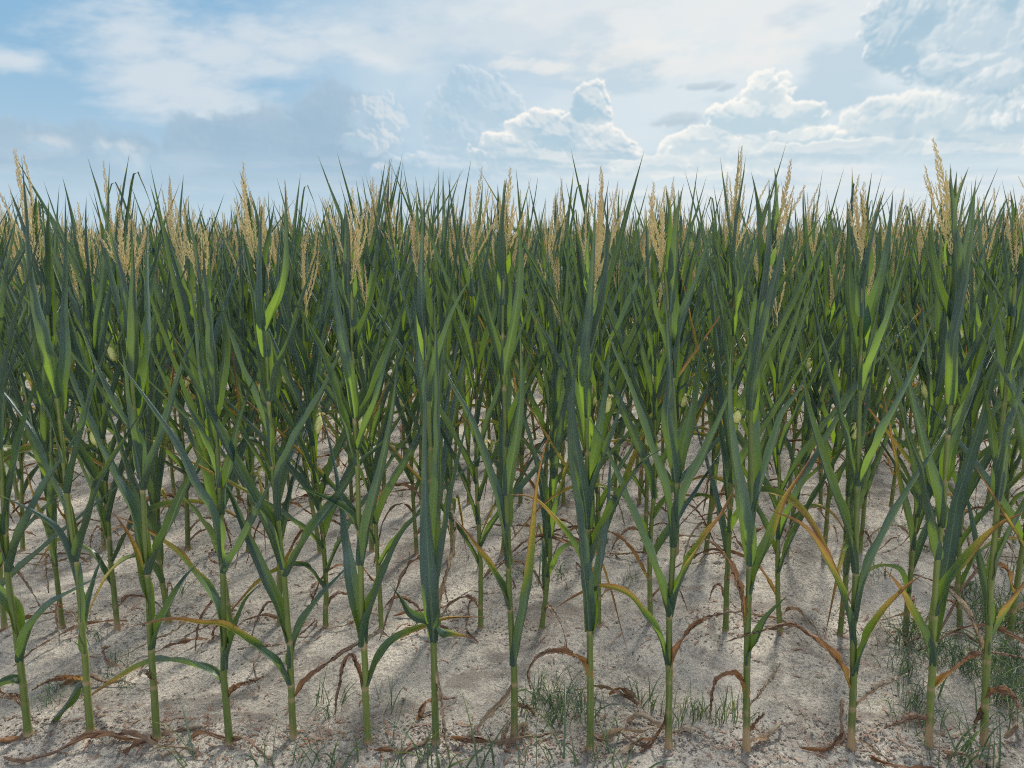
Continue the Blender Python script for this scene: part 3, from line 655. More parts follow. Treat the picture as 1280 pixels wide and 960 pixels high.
          ('g', (1239, 722), (1258, 680), (1280, 640), (1302, 588)), ('g', (1247, 622), (1237, 530), (1230, 500), (1222, 438)), ('g', (1247, 627), (1258, 580), (1269, 530), (1280, 480), (1292, 418)), ('w', (1256, 505), (1247, 430), (1240, 370), (1232, 308)), ('g', (1260, 463), (1275, 400), (1283, 330), (1281, 268)),
          ('g', (1264, 420), (1256, 360), (1255, 300), (1259, 262))]),
]
def nearest_t(S, p):
    return int(np.argmin(np.linalg.norm(S - p, axis=1)))
def front_plant(i, q):
    r = random.Random(100 + i)
    bx, by = on_ground(*q['base']); base = np.array([bx, by, gh(bx, by) - .006])
    path = [base] + [unproj(px, py, by) for px, py in q['path']]
    top = path[-1]; spath = path[:-1]
    root = obj('corn_plant', None, loc=base); root.empty_display_size = .1
    tag(root, q['label'], 'corn plant', 'corn plants of the front row')
    loc = [p - base for p in spath]; S, L = resample(loc, 120)
    ns = []
    for k, lf in enumerate(q['leaves']):
        kind, pts = lf[0], lf[1:]
        P0 = unproj(*pts[0], by) - base; j = nearest_t(S, P0); ax = S[j]; ns.append(j / 119)
        dx = pts[-1][0] - pts[0][0]; dy = abs(pts[-1][1] - pts[0][1]) + 1
        face = kind == 'w'; wide = face or abs(dx) < .22 * dy
        sgn = 1 if (k % 2) ^ (i % 2) else -1
        P = [ax]
        lp = 0; prev = pts[0]
        for m, pt in enumerate(pts[1:], 1):
            lp += math.hypot(pt[0] - prev[0], pt[1] - prev[1]); prev = pt
            if wide: dY = sgn * (lp / 376) * (.30 if face else .22)
            else:
                if m == 1: kk = r.uniform(-.55, .55)
                dY = kk * abs(pt[0] - pts[0][0]) / 376
            P.append(unproj(*pt, by + dY) - base)
        W = {'g': .049, 'w': .052, 'y': .046, 'yd': .040, 'o': .042, 'r': .040, 'rw': .075, 'd': .042, 'p': .044}[kind] * r.uniform(.9, 1.12)
        kd = {'w': 'g', 'yd': 'o' if r.random() < .0 else 'y', 'rw': 'r', 'p': 'g'}.get(kind, kind)
        if lp < 150 and kd == 'g': W *= .85
        if kd == 'g': W *= float(np.interp(j / 119, [.2, .4, .7], [1.14, 1, .78 if kind != 'w' else .84]))
        tw = None
        if face: tw = r.uniform(-.5, .5)
        if kind == 'p': tw = .4
        me = leaf_mesh(P, W, kd, tw, seed=i * 40 + k, n=34, nu=9)
        o = obj('leaf', me, root)
        lab = {'o': 'drying orange leaf', 'r': 'dead rust brown leaf', 'd': 'bleached straw leaf', 'y': 'yellowing leaf'}.get(kd)
        if lab: o['label'] = lab
    for e, (t, l) in enumerate(((.86, .44), (.93, .36), (.985, .27))):
        p = S[int(t * 119)]; a = r.uniform(-.5, .5) + (math.pi / 2 if (e + i) % 2 else -math.pi / 2); o_ = np.array([math.cos(a), math.sin(a), 0]); th = r.uniform(.08, .2); ns.append(t)
        P = [p, p + np.array([0, 0, l * .2]) + o_ * l * .02, p + np.array([0, 0, l * .6]) + o_ * l * .6 * th, p + np.array([0, 0, l]) + o_ * l * th * 1.2]
        obj('leaf', leaf_mesh(P, .044, 'g', r.uniform(-.7, .7), seed=i * 40 + 30 + e, n=30, nu=9), root)
    obj('stalk', stalk_mesh(loc, ns, (.0123), .0048, seed=i, base_dry=(.0, .1, .15, .1, .3, .1, .1, .4, .1, .4, .9, .8, .9, .5)[i]), root)
    obj('tassel', tassel_mesh(S[-1], top - base, r.choice([5, 6, 7]), 300 + i, spread=1.5 if i == 2 else 1.0), root)
    return root
for i, q in enumerate(FRONT): front_plant(i, q)

# ================================================================== the other rows: model plants, then copies
def make_proto(seed, name='corn_plant', n=26, nu=7, gap=.0068):
    r = random.Random(seed); rr = np.random.default_rng(seed)
    root = obj(name, None); root.empty_display_size = .1
    Hs = r.uniform(1.34, 1.57); lean = np.array([r.gauss(0, .035), r.gauss(0, .035), 0])
    path = [np.zeros(3)] + [np.array([0, 0, Hs * t]) + lean * t + rr.normal(0, .006, 3) * [1, 1, 0] for t in (.25, .5, .75, 1)]
    S, L = resample(path, 60)
    nl = r.choice([14, 15, 16]); phi = r.uniform(0, 3.14); ns = []
    for k in range(nl):
        f = (k + .3) / nl; t = .055 + .93 * f ** .93 + r.uniform(-.01, .01); ns.append(t)
        j = int(t * 59); p = S[j]; a = phi + (k % 2) * math.pi + r.gauss(0, .3)
        o = np.array([math.cos(a), math.sin(a), 0]); up = np.array([0, 0, 1.])
        Lf = np.interp(f, [0, .15, .35, .6, .8, 1], [.34, .80, 1.0, .90, .62, .36]) * r.uniform(.85, 1.15)
        kind = 'g'
        if k == 0: kind = r.choice('rrd')
        elif k == 1: kind = r.choice('oyr')
        elif k == 2: kind = r.choice('ygg')
        elif k in (3, 4) and r.random() < .2: kind = 'y'
        if kind in 'rd':
            l = Lf * .7; P = [p, p + o * l * .25 + up * l * .18, p + o * l * .55 + up * l * .05, p + o * l * .75 - up * min(l * .5, p[2] * .8)]
        elif kind == 'o' or (kind == 'y' and r.random() < .4):
            P = [p, p + o * Lf * .22 + up * Lf * .28, p + o * Lf * .55 + up * Lf * .32, p + o * Lf * .9 + up * Lf * r.uniform(-.1, .15)]
        else:
            th = np.interp(f, [0, .3, .7, 1], [.74, .56, .30, .12]) * r.uniform(.6, 1.4)
            d1 = o * math.sin(th * .85) + up * math.cos(th * .85); d2 = o * math.sin(th) + up * math.cos(th); d3 = o * math.sin(th * 1.1) + up * math.cos(th * 1.1)
            P = [p, p + d1 * Lf * .13, p + d1 * Lf * .13 + d2 * Lf * .35, p + d1 * Lf * .13 + d2 * Lf * .35 + d3 * Lf * .56]
            if r.random() < .05: P += [P[-1] + o * .03 - up * .02, P[-1] + o * .07 - up * .16]
        W = {'g': .048, 'y': .042, 'o': .040, 'r': .040, 'd': .040}[kind] * r.uniform(.88, 1.12) * np.interp(f, [0, .25, .7, 1], [.75, 1, .84, .74])
        obj('leaf', leaf_mesh(P, W, kind, None, seed * 30 + k, n, nu), root)
    obj('stalk', stalk_mesh(path, ns, .0125, .005, seed, base_dry=r.choice([0, .1, .2, .6]), nseg=8, n=70), root)
    tl = r.uniform(.28, .42)
    obj('tassel', tassel_mesh(S[-1], S[-1] + np.array([r.gauss(0, .03), r.gauss(0, .03), tl]), r.choice([2, 3, 4, 5, 6]), seed + 500, spread=r.uniform(.8, 1.4), gap=gap), root)
    if r.random() < .75:
        a = phi + r.choice([0, math.pi]); e, s = ear_meshes(S[int(r.uniform(.52, .68) * 59)], (math.cos(a), math.sin(a)), seed)
        eo = obj('ear', e, root); obj('silk', s, eo)
    return root
def copy_tree(o, parent=None):
    c = o.copy(); scene.collection.objects.link(c)
    if parent is not None: c.parent = parent
    for ch in o.children: copy_tree(ch, c)
    return c
protos = [make_proto(900 + k) for k in range(14)]; used = set()
ORD = ['first', 'second', 'third', 'fourth', 'fifth', 'sixth', 'seventh', 'eighth', 'ninth', 'tenth', 'eleventh', 'twelfth', 'thirteenth', 'fourteenth', 'fifteenth', 'sixteenth', 'seventeenth',
       'eighteenth', 'nineteenth', 'twentieth', 'twenty-first', 'twenty-second', 'twenty-third', 'twenty-fourth', 'twenty-fifth', 'twenty-sixth', 'twenty-seventh', 'twenty-eighth', 'twenty-ninth', 'thirtieth']
rp = random.Random(4)
def place(k, x, y, label, group, sc=None, rot=None):
    src = protos[k]
    if k in used: o = copy_tree(src)
    else: o = src; used.add(k)
    o.location = (x, y, gh(x, y) - .006); o.rotation_euler = (rp.gauss(0, .03), rp.gauss(0, .03), rp.uniform(0, 6.28) if rot is None else rot)
    s = sc or rp.uniform(.89, 1.08); o.scale = (s, s, s * rp.uniform(.97, 1.03))
    tag(o, label, 'corn plant', group); return o
deck = []
def draw():
    global deck
    if not deck: deck = list(range(len(protos))); rp.shuffle(deck)
    return deck.pop()
count = 14
place(draw(), *on_ground(-52, 912), 'front-row corn plant standing just outside the left edge of the picture', 'corn plants of the front row')
place(draw(), *on_ground(1325, 940), 'front-row corn plant standing just outside the right edge of the picture', 'corn plants of the front row')
place(draw(), *on_ground(-150, 910), 'front-row corn plant standing second outside the left edge of the picture', 'corn plants of the front row')
place(draw(), *on_ground(1420, 941), 'front-row corn plant standing second outside the right edge of the picture', 'corn plants of the front row')
count += 4
row2 = [(-135, 784), (-60, 784), (6, 786), (78, 783), (147, 786), (211, 778), (289, 786), (350, 780), (407, 783), (477, 786), (548, 784), (601, 785), (677, 786), (748, 782), (813, 778), (907, 788), (975, 790), (1050, 793), (1131, 793), (1200, 784), (1262, 796), (1335, 796), (1410, 796)]
nvis = 0
for px, py in row2:
    vis = 0 < px < 1280
    if vis: nvis += 1
    lab = (f'{ORD[nvis-1]} corn plant from the left in the second row back' if vis else
           ('second-row corn plant just outside the left edge' if px < 0 else 'second-row corn plant just outside the right edge'))
    place(draw(), *on_ground(px, py), lab, 'corn plants of the second row'); count += 1
rowname = {3: 'third', 4: 'fourth', 5: 'fifth', 6: 'sixth', 7: 'seventh', 8: 'eighth', 9: 'ninth', 10: 'tenth', 11: 'eleventh'}
def row_xs(k, margin=.5):
    y = Y1 + ROW * (k - 1) - .02; half = y * .70 + margin; x = -half + rp.uniform(0, .2); out = []
    while x < half:
        out.append((x, y - .022 * x + rp.gauss(0, .02))); x += max(.15, rp.gauss(.215, .045))
    return out
extra_from = None
for k in range(3, 12):
    pts = row_xs(k, .55); n = 0
    if count + len(pts) > 300:
        extra_from = k; break
    for x, y in pts:
        if k == 3:
            vis = abs(x) < y * .665
            if vis: n += 1
            lab = f'{ORD[min(n,30)-1]} corn plant from the left in the third row back' if vis else ('third-row corn plant beyond the left edge' if x < 0 else 'third-row corn plant beyond the right edge')
        else: lab = f'green corn plant with a tan tassel standing in the {rowname[k]} row back'
        place(draw(), x, y, lab, f'corn plants of the {rowname[k]} row'); count += 1
print('plants', count, 'rest from row', extra_from)

# ================================================================== the rest of the field: nobody could count it
def low_plant(seed, top_only=False):
    r = random.Random(seed); Vs, Fs, D, U = [], [], [], []; off = 0; Hs = r.uniform(1.34, 1.57)
    nl = 15; phi = r.uniform(0, 3.14)
    for k in range(nl):
        f = (k + .3) / nl
        if top_only and f < .42: continue
        z = Hs * (.06 + .88 * f); a = phi + (k % 2) * math.pi + r.gauss(0, .3); o = np.array([math.cos(a), math.sin(a), 0]); up = np.array([0, 0, 1.])
        Lf = np.interp(f, [0, .15, .35, .6, .8, 1], [.3, .80, 1.0, .90, .62, .36]) * r.uniform(.85, 1.15); p = up * z
        kind = r.choice('ro') if k == 0 else 'y' if k == 1 else 'g'
        th = np.interp(f, [0, .3, .7, 1], [.74, .56, .30, .12]) * r.uniform(.6, 1.4)
        if k < 1: P = [p, p + o * .12 + up * .1, p + o * .25 - up * .02]
        else:
            d1 = o * math.sin(th * .85) + up * math.cos(th * .85); d2 = o * math.sin(th) + up * math.cos(th)
            P = [p, p + d1 * Lf * .15, p + d1 * Lf * .15 + d2 * Lf * .85]
        V, uv, d = leaf_geo(P, .038, kind, None, seed * 20 + k, 8, 3)
        Vs.append(V); U.append(uv); D.append(d); Fs.append(grid_faces(3, 8) + off); off += len(V)
    return np.vstack(Vs), np.vstack(Fs), np.vstack(U), np.concatenate(D), Hs
def low_stalk(Hs, seed, top_only):
    r = np.random.default_rng(seed)
    V, F = tube_geo([[0, 0, 0], [0, 0, Hs * .5], [0, 0, Hs]], [.014, .010, .005], 4)
    Vs, Fs = [V], [F]; off = len(V)
    Vt, Ft = [], []; ot = 0
    tl = r.uniform(.28, .42)
    for b in range(4):
        a = b * 2.4; o = np.array([math.cos(a), math.sin(a), 0]); L = tl if b == 0 else tl * r.uniform(.45, .8)
        sp = 0.02 if b == 0 else r.uniform(.12, .35); z0 = Hs if b == 0 else Hs + tl * r.uniform(.03, .25)
        P = [np.array([0, 0, z0]), np.array([0, 0, z0]) + o * L * sp * .6 + np.array([0, 0, L * .5]), np.array([0, 0, z0]) + o * L * sp * 1.2 + np.array([0, 0, L * .97])]
        V, F = tube_geo(P, [.003, .0045 if b else .007, .002], 3); Vt.append(V); Ft.append(F + ot); ot += len(V)
    return np.vstack(Vs), np.vstack(Fs), np.vstack(Vt), np.vstack(Ft)
def build_rest(k0):
    acc = {'leaf': [[], [], [], []], 'stalk': [[], [], [], []], 'tassel': [[], [], [], []]}; off = {'leaf': 0, 'stalk': 0, 'tassel': 0}
    lows = [(low_plant(700 + i), low_stalk(1.4, i, False)) for i in range(8)]; tops = [(low_plant(760 + i, True), low_stalk(1.4, 20 + i, True)) for i in range(8)]
    r = np.random.default_rng(8)
    k = k0
    while True:
        y = Y1 + ROW * (k - 1)
        if y > 60: break
        half = y * .71 + 1.4; n = int(2 * half / (.215 if y < 30 else .34))
        xs = -half + (np.arange(n) + r.uniform(-.25, .25, n)) * (2 * half / n); ys = y - .022 * xs + r.normal(0, .02, n)
        sel = r.integers(0, 8, n); rot = r.uniform(0, 6.28, n); sc = r.uniform(.90, 1.08, n)
        for m in range(8):
            q = np.where(sel == m)[0]
            if not len(q): continue
            (lv, lf, lu, ld, Hs), (sv, sf, tv, tf) = (lows if y < 19 else tops)[m]
            sv = sv * [1, 1, Hs / 1.4]; tv = tv + [0, 0, Hs - 1.4]
            c, s = np.cos(rot[q])[:, None], np.sin(rot[q])[:, None]
            for nm, V, F, Uu, Dd in (('leaf', lv, lf, lu, ld), ('stalk', sv, sf, None, np.zeros(len(sv))), ('tassel', tv, tf, None, np.tile([.1, .3, .7], len(tv) // 12 + 1).repeat(4)[:len(tv)])):
                X = (V[None, :, 0] * c - V[None, :, 1] * s) * sc[q][:, None] + xs[q][:, None]
                Yv = (V[None, :, 0] * s + V[None, :, 1] * c) * sc[q][:, None] + ys[q][:, None]
                Z = V[None, :, 2] * sc[q][:, None] + 0 * X
                acc[nm][0].append(np.stack([X, Yv, Z], -1).reshape(-1, 3))
                acc[nm][1].append((F[None] + (np.arange(len(q)) * len(V))[:, None, None]).reshape(-1, 4) + off[nm]); off[nm] += len(q) * len(V)
                acc[nm][3].append(np.tile(Dd, len(q)))
                if Uu is not None: acc[nm][2].append(np.tile(Uu, (len(q), 1)))
        k += 1
    V = np.vstack([np.vstack(acc[n][0]) for n in ('leaf', 'stalk', 'tassel')])
    nl, nst = off['leaf'], off['stalk']
    F1, F2, F3 = (np.vstack(acc[n][1]) for n in ('leaf', 'stalk', 'tassel'))
    F = np.vstack([F1, F2 + nl, F3 + nl + nst]); D = np.concatenate([np.concatenate(acc[n][3]) for n in ('leaf', 'stalk', 'tassel')])
    U = np.vstack([np.vstack(acc['leaf'][2]), np.full((len(V) - nl, 2), .5)])
    me = mesh_np('corn_field', V, F, M_LEAF, U, D); me.materials.append(M_STALK); me.materials.append(M_TASSEL)
    me.polygons.foreach_set('material_index', np.concatenate([np.zeros(len(F1), np.int32), np.ones(len(F2), np.int32), np.full(len(F3), 2, np.int32)]))
    print('rest faces', len(F))
    tag(obj('corn_field', me), 'far rows of dense corn running back to the horizon behind the nearer rows', 'corn field', kind='stuff')
build_rest(extra_from)

# ================================================================== far trees at the horizon
def far_tree(px, y, h, w, seed, label):
    r = np.random.default_rng(seed); d = px_dir(px, 300); x = d.x * y / d.y
    root = obj('tree', None, loc=(x, y, 0)); tag(root, label, 'tree', 'low trees on the horizon')
    P = [[0, 0, -.1], [.1, 0, h * .3], [0, .1, h * .75]]; V, F = tube_geo(P, [h * .035, h * .028, h * .01], 8); Vs, Fs = [V], [F]; off = len(V)
    for k in range(6):
        a = k * 1.05; V, F = tube_geo([[.05, 0, h * (.3 + .05 * k)], [math.cos(a) * w * .2, math.sin(a) * w * .2, h * (.5 + .04 * k)], [math.cos(a) * w * .36, math.sin(a) * w * .36, h * (.62 + .04 * k)]], [h * .015, h * .01, h * .004], 5)
        Vs.append(V); Fs.append(F + off); off += len(V)
    obj('trunk', mesh_np('trunk', np.vstack(Vs), np.vstack(Fs), M_BARK), root)
    n = 2600; c = r.normal(size=(16, 3)); c /= np.linalg.norm(c, axis=1)[:, None]; c *= r.uniform(.3, .8, (16, 1))
    ctr = c[r.integers(0, 16, n)] + r.normal(0, .17, (n, 3)); ctr = ctr * [w * .5, w * .5, h * .36] + [0, 0, h * .62]; ctr[:, 2] = np.maximum(ctr[:, 2], h * .12)
    a = r.normal(size=(n, 3)); a /= np.linalg.norm(a, axis=1)[:, None]; b = np.cross(a, r.normal(size=(n, 3))); b /= np.linalg.norm(b, axis=1)[:, None]; sz = h * .035
    V = np.stack([ctr - a * sz, ctr - b * sz * .6, ctr + a * sz, ctr + b * sz * .6], 1).reshape(-1, 3)
    obj('crown', mesh_np('crown', V, np.arange(n * 4).reshape(-1, 4), M_FAR, smooth=False), root)
far_tree(950, 620, 7.5, 9, 1, 'dark low tree on the horizon just left of the tassel that leans right')
far_tree(966, 640, 8.5, 11, 2, 'dark round tree on the horizon just right of its smaller twin behind the leaning tassel')
far_tree(1003, 660, 6.5, 12, 3, 'small dark tree on the horizon to the right of the pair behind the leaning tassel')

# ================================================================== ground litter, crumbs, grass
def strip_geo(P, W, kind, seed, n=14, nu=5): return leaf_geo(P, W, kind, 0.3, seed, n, nu)
def fallen(px, py, length, ang, kind, seed, W=.03, arch=.03):
    r = np.random.default_rng(seed); x, y = on_ground(px, py); P = []; a = ang; cx, cy = 0., 0.
    for k in range(6):
        P.append([cx, cy, max(gh(x + cx, y + cy), -.02) - gh(x, y) + .006 + arch * r.uniform(0, 1) * (k not in (0, 5))])
        a += r.normal(0, .38); cx += math.cos(a) * length / 5; cy += math.sin(a) * length / 5
    V, uv, d = leaf_geo(np.array(P), W, kind, r.uniform(-1, 1), seed, 22, 5)
    return (x, y, gh(x, y)), mesh_np('fallen_leaf', V, grid_faces(5, 22), M_LEAF, uv, d)
FL = [(110, 925, .45, .1, 'r', 'long brown dead leaf lying across the row beside the second stalk from the left'), (200, 930, .55, 3.0, 'r', 'brown dead leaf lying left of the third stalk foot'), (235, 925, .35, .2, 'r', 'rust brown dead leaf between the third and fourth stalk feet'),
      (30, 925, .3, 3.3, 'r', 'brown curled leaf lying at the foot of the leftmost stalk'), (465, 940, .30, -.2, 'r', 'thin brown leaf at the foot of the stalk with the folded rust leaf'), (560, 925, .40, -.1, 'r', 'dark red dead leaf curling from the foot of the column-like plant'),
      (520, 905, .22, .6, 'r', 'small curled brown leaf left of the column-like plant'), (640, 935, .16, 2.4, 'd', 'pale dry leaf scrap at the foot of the plant left of the grass clump'), (745, 925, .25, -.6, 'd', 'pale straw leaf at the foot of the plant right of the grass clump'),
      (760, 870, .22, -.9, 'r', 'wide rust leaf bending down right of the grass clump'), (780, 905, .28, .3, 'd', 'bleached curled leaf among the debris left of the arching-yellow-leaf plant'), (800, 885, .30, 2.6, 'r', 'brown leaf on the debris heap between two front stalks'),
      (820, 925, .22, 3.4, 'r', 'dark brown leaf at the foot of the plant with the arching yellow leaf'), (930, 938, .22, .9, 'd', 'straw coloured sheath leaf at the foot of the plant with the leaning tassel'), (1000, 938, .40, .05, 'r', 'thin brown leaf lying between the leaning-tassel plant and the next stalk'),
      (1085, 945, .35, .1, 'r', 'thin curved dead leaf trailing right from the tenth-to-last stalk foot'), (1180, 945, .25, -.8, 'd', 'pale dry leaf at the foot of the plant under the highest tassel'), (1255, 925, .25, .3, 'd', 'pink straw leaf lying right of the rightmost stalk'),
      (70, 860, .30, .5, 'r', 'rust leaf strip lying behind the leftmost front stalk'), (150, 945, .3, .2, 'r', 'small dark leaf strip lying in front of the left front stalks')]
FL[15] = (1085, 945, .35, .1, 'r', 'thin curved dead leaf trailing right in front of the plant with the long rust-orange leaf')
for k, (px, py, L, a, kd, lab) in enumerate(FL):
    loc, me = fallen(px, py, L, a, kd, 40 + k, .05 if kd == 'r' else .055, .035)
    tag(obj('fallen_leaf', me, loc=loc), lab, 'dead leaf', 'dead leaves on the ground by the front row')
rl = random.Random(9)
FLM = [fallen(640, 800, rl.uniform(.22, .5), rl.uniform(0, 6.28), rl.choice('rrdd'), 90 + k, .023, .04)[1] for k in range(10)]
for k in range(110):
    row = rl.choice([2, 2, 2, 2, 3, 3, 3, 3, 4, 4, 4, 5, 5, 5, 6, 6, 6, 7, 7]); y = Y1 + ROW * (row - 1) + rl.gauss(0, .13); x = rl.uniform(-.72, .72) * y
    tag(o := obj('fallen_leaf', FLM[k % 10], loc=(x, y, gh(x, y))), f'thin rust brown dead leaf curling on the soil along the {ORD[row-1]} row of corn', 'dead leaf', f'dead leaves on the soil along the {ORD[row-1]} row')
    o.rotation_euler = (0, 0, rl.uniform(0, 6.28))

def crumbs(name, n, smin, smax, mat, label, ymax, rowbias, seed, flat=.6):
    r = np.random.default_rng(seed); y = 1.75 + (ymax - 1.75) * r.random(n) ** 1.6; x = r.uniform(-.75, .75, n) * (y + .1)
    if rowbias:
        m = r.random(n) < rowbias; kk = np.round((y - Y1) / ROW); yr = Y1 + kk * ROW - .022 * x + r.normal(0, .07, n); y = np.where(m, yr, y)
        keep = fbm(x * 3, y * 3, 3, .6, seed) > .46; x, y = x[keep], y[keep]; n = len(x)
    if rowbias:                            # heaps of debris round the feet of the front plants
        nf = 7000; ft = np.array([on_ground(*q['base']) for q in FRONT] + [on_ground(790, 905), on_ground(960, 915), on_ground(880, 930)]); w = r.integers(0, len(ft), nf)
        rad = np.abs(r.normal(0, .075, nf)); an = r.uniform(0, 6.28, nf)
        x = np.r_[x, ft[w, 0] + np.cos(an) * rad * 1.5]; y = np.r_[y, ft[w, 1] + np.sin(an) * rad]; n = len(x)
    z = ground_h(x, y); s = smin + (smax - smin) * r.random(n) ** 3
    Q = r.normal(size=(n, 2, 3)); a = Q[:, 0] / np.linalg.norm(Q[:, 0], axis=1)[:, None]; b = np.cross(a, Q[:, 1]); b /= np.linalg.norm(b, axis=1)[:, None]; c = np.cross(a, b)
    O = _oct + 0; O[5, 2] = .5
    j = O[None] * r.uniform(.6, 1.3, (n, 6, 1)) * s[:, None, None]
    V = a[:, None] * j[..., 0:1] + b[:, None] * j[..., 1:2] * r.uniform(.4, 1, (n, 1, 1)) + c[:, None] * j[..., 2:3]
    V[..., 2] *= flat; V += np.stack([x, y, z + s * .15], -1)[:, None]
    F = (_octF[None] + (np.arange(n) * 6)[:, None, None]).reshape(-1, 3)
    tag(obj(name, mesh_np(name, V.reshape(-1, 3), F, mat, smooth=False)), label, 'soil', kind='stuff')
crumbs('soil_crumbs', 42000, .003, .017, M_CRUMB, 'dark crumbs and bits of debris scattered on the sandy soil', 7.5, .5, 31)
crumbs('sand_grains', 22000, .002, .009, M_PALE, 'pale sandy crumbs scattered over the soil surface', 6.0, 0, 32)
def chaff():
    r = np.random.default_rng(77); n = 4500; y = 1.75 + 9 * r.random(n) ** 1.5; x = r.uniform(-.75, .75, n) * y
    m = r.random(n) < .65; kk = np.round((y - Y1) / ROW); y = np.where(m, Y1 + kk * ROW - .022 * x + r.normal(0, .09, n), y); z = ground_h(x, y)
    a = r.uniform(0, 6.28, n); L = r.uniform(.008, .06, n); w = r.uniform(.0008, .003, n) * (1 + y / 8); d = np.stack([np.cos(a), np.sin(a), r.uniform(-.1, .35, n)], 1); s = np.stack([-np.sin(a), np.cos(a), 0 * a], 1)
    c = np.stack([x, y, z + .003], 1); k = r.normal(0, .25, n)[:, None]
    V = np.stack([c - s * w[:, None], c + s * w[:, None], c + d * L[:, None] * .5 + s * (w[:, None] + k * L[:, None] * .4), c + d * L[:, None] * .5 + s * (-w[:, None] + k * L[:, None] * .4), c + d * L[:, None] + s * w[:, None] * .3, c + d * L[:, None] - s * w[:, None] * .3], 1)
    F = np.array([[0, 1, 2, 3], [3, 2, 4, 5]])[None] + (np.arange(n) * 6)[:, None, None]
    dr = np.repeat(r.choice([.6, .7, .68, .8, .66], n), 6)
    tag(obj('chaff', mesh_np('chaff', V.reshape(-1, 3), F.reshape(-1, 4), M_LEAF, np.full((n * 6, 2), .3), dr, False)), 'small scraps of dry brown leaf and root strewn along the rows', 'chaff', kind='stuff')
chaff()

def blade(P, w, n=7):
    S, L = resample(P, n); T = np.gradient(S, axis=0); T /= np.linalg.norm(T, axis=1)[:, None] + 1e-9
    return S, T, w * np.interp(np.linspace(0, 1, n), [0, .3, 1], [.8, 1, .06])
def tuft_mesh(seed, nb, h, spread, w=.0032, flat=.5, dryk=0.):
    r = np.random.default_rng(seed); Vs, Fs, U, D = [], [], [], []; off = 0; n = 7
    for b in range(nb):
        a = r.uniform(0, 6.28); o = np.array([math.cos(a), math.sin(a), 0]); p = np.array([r.normal(0, .35), r.normal(0, .35), 0]) * spread * .5
        L = h * r.uniform(.5, 1.25); lean = r.uniform(.15, 1.0) ** (1 / (flat + .5)); up = np.array([0, 0, 1.])
        P = [p - up * .01, p + o * L * .25 * lean + up * L * .42 * (1.15 - lean * .6), p + o * L * .6 * lean + up * L * (.75 - .5 * lean * flat), p + o * L * (.95 * lean) + up * L * (.95 - 1.05 * lean * flat * r.uniform(.6, 1.15))]
        P = [[q[0], q[1], max(q[2], .004 if m else -.01)] for m, q in enumerate(P)]
        S, T, wd = blade(P, w * r.uniform(.6, 1.4), n); B = np.cross(T, r.normal(size=3)); B /= np.linalg.norm(B, axis=1)[:, None] + 1e-9; Nn = np.cross(B, T)
        V = np.stack([S - B * wd[:, None], S - Nn * wd[:, None] * .4, S + B * wd[:, None]], 1); Vs.append(V.reshape(-1, 3)); Fs.append(grid_faces(3, n) + off); off += n * 3
        U.append(np.tile([[0, 0], [.5, 0], [1, 0]], (n, 1)) + [0, .1 * b]); D.append(np.repeat(np.clip(np.linspace(0, .25, n) * (r.random() < .25) + dryk * r.random(), 0, 1), 3))
    return mesh_np('grass_tuft', np.vstack(Vs), np.vstack(Fs), M_GRASS, np.vstack(U), np.concatenate(D))
TM = {'a': [tuft_mesh(k, 20, .18, .18, .0019, flat=.9) for k in range(4)], 'b': [tuft_mesh(20 + k, 7, .25, .14, .0032, .55) for k in range(4)], 'c': [tuft_mesh(40 + k, 52, .23, .34, .0020, 1.0) for k in range(3)], 's': [tuft_mesh(60 + k, 14, .075, .10, .0016, .2, .12) for k in range(3)]}
rt = random.Random(21)
def tuft(kind, px, py, label, group, sc=1.0, k=None):
    x, y = on_ground(px, py); ms = TM[kind]; o = obj('grass_tuft', ms[rt.randrange(len(ms)) if k is None else k], loc=(x, y, gh(x, y)))
    o.rotation_euler = (0, 0, rt.uniform(0, 6.28)); s = sc * rt.uniform(.85, 1.2); o.scale = (s, s, s); tag(o, label, 'grass', group)
G1 = 'grass in the clump between two front stalks near the middle'
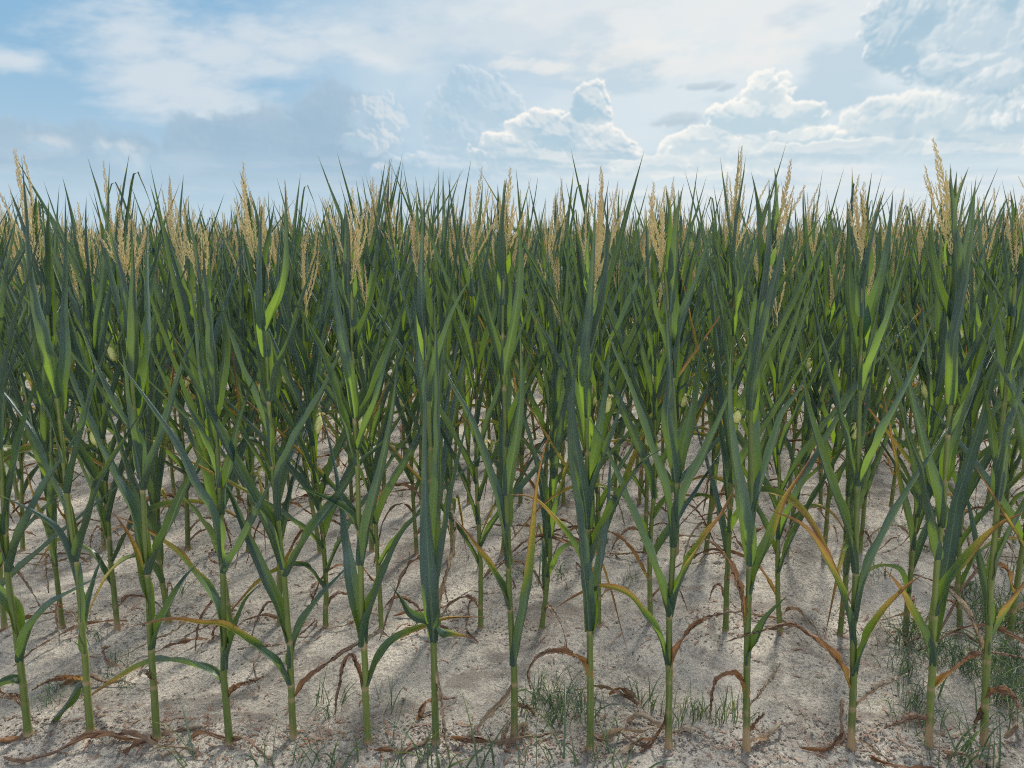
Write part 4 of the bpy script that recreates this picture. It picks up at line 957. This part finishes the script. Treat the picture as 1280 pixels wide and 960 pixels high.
tuft('c', 690, 886, 'widest sprawling clump of thin dark grass between two front stalks near the middle', G1, 1.15)
for px, py in ((672, 876), (708, 892), (655, 890), (722, 880), (690, 906), (735, 900), (680, 862)): tuft('a', px, py, 'small dark grass tuft on the rim of the sprawling clump near the middle', G1, .85)
G2 = 'grass tufts in the thick patch at the right edge'
for _ in range(46):
    py = rt.uniform(712, 905); px = rt.uniform(1085 + (905 - py) * .1 + abs(py - 830) * .5, 1330); tuft(rt.choice('aac'), px, py, 'dark grass tuft in the thick weedy patch at the right edge', G2, rt.uniform(.75, 1.05))
G3 = 'bright grass blades along the bottom edge'
for px, py in ((330, 958), (372, 957), (392, 948), (408, 960), (430, 955), (480, 960), (510, 963), (540, 960), (560, 955), (600, 962), (660, 963), (700, 958), (730, 960), (755, 950), (780, 962), (1175, 955), (1195, 948), (1210, 958), (1240, 962), (240, 955)):
    tuft('b', px, py, 'upright green grass tuft at the bottom edge in front of the front row', G3, rt.uniform(.55, .95))
G4 = 'thin grass tufts behind the left front stalks'
for px, py in ((135, 850), (150, 830), (100, 870), (70, 865), (120, 800), (155, 860), (60, 880)): tuft('a', px, py, 'sparse dark grass tuft behind the leftmost front stalks', G4, .6)
G5 = 'fine pale sprouts between two front stalks'
for px, py in ((872, 900), (885, 895), (900, 905), (912, 890), (860, 885), (925, 900), (820, 890), (800, 880), (850, 905)): tuft('s', px, py, 'fine pale green sprout cluster left of the leaning-tassel plant', G5, 1.3)
G6 = 'small tufts in the gaps behind the front row'
for px, py in ((400, 880), (410, 895), (425, 880), (650, 720), (670, 735), (630, 700), (700, 720), (600, 715), (500, 735), (520, 780), (780, 740), (790, 725), (520, 600), (545, 610), (500, 620), (535, 640), (1130, 660), (1160, 650), (1220, 650), (1250, 640), (1200, 670), (1270, 680), (1160, 690), (1235, 700), (240, 730), (225, 745), (480, 890), (20, 770), (1060, 740), (1100, 720)):
    tuft(rt.choice('ab'), px, py, 'small weedy grass tuft growing on the soil between rows', G6, rt.uniform(.45, .8))
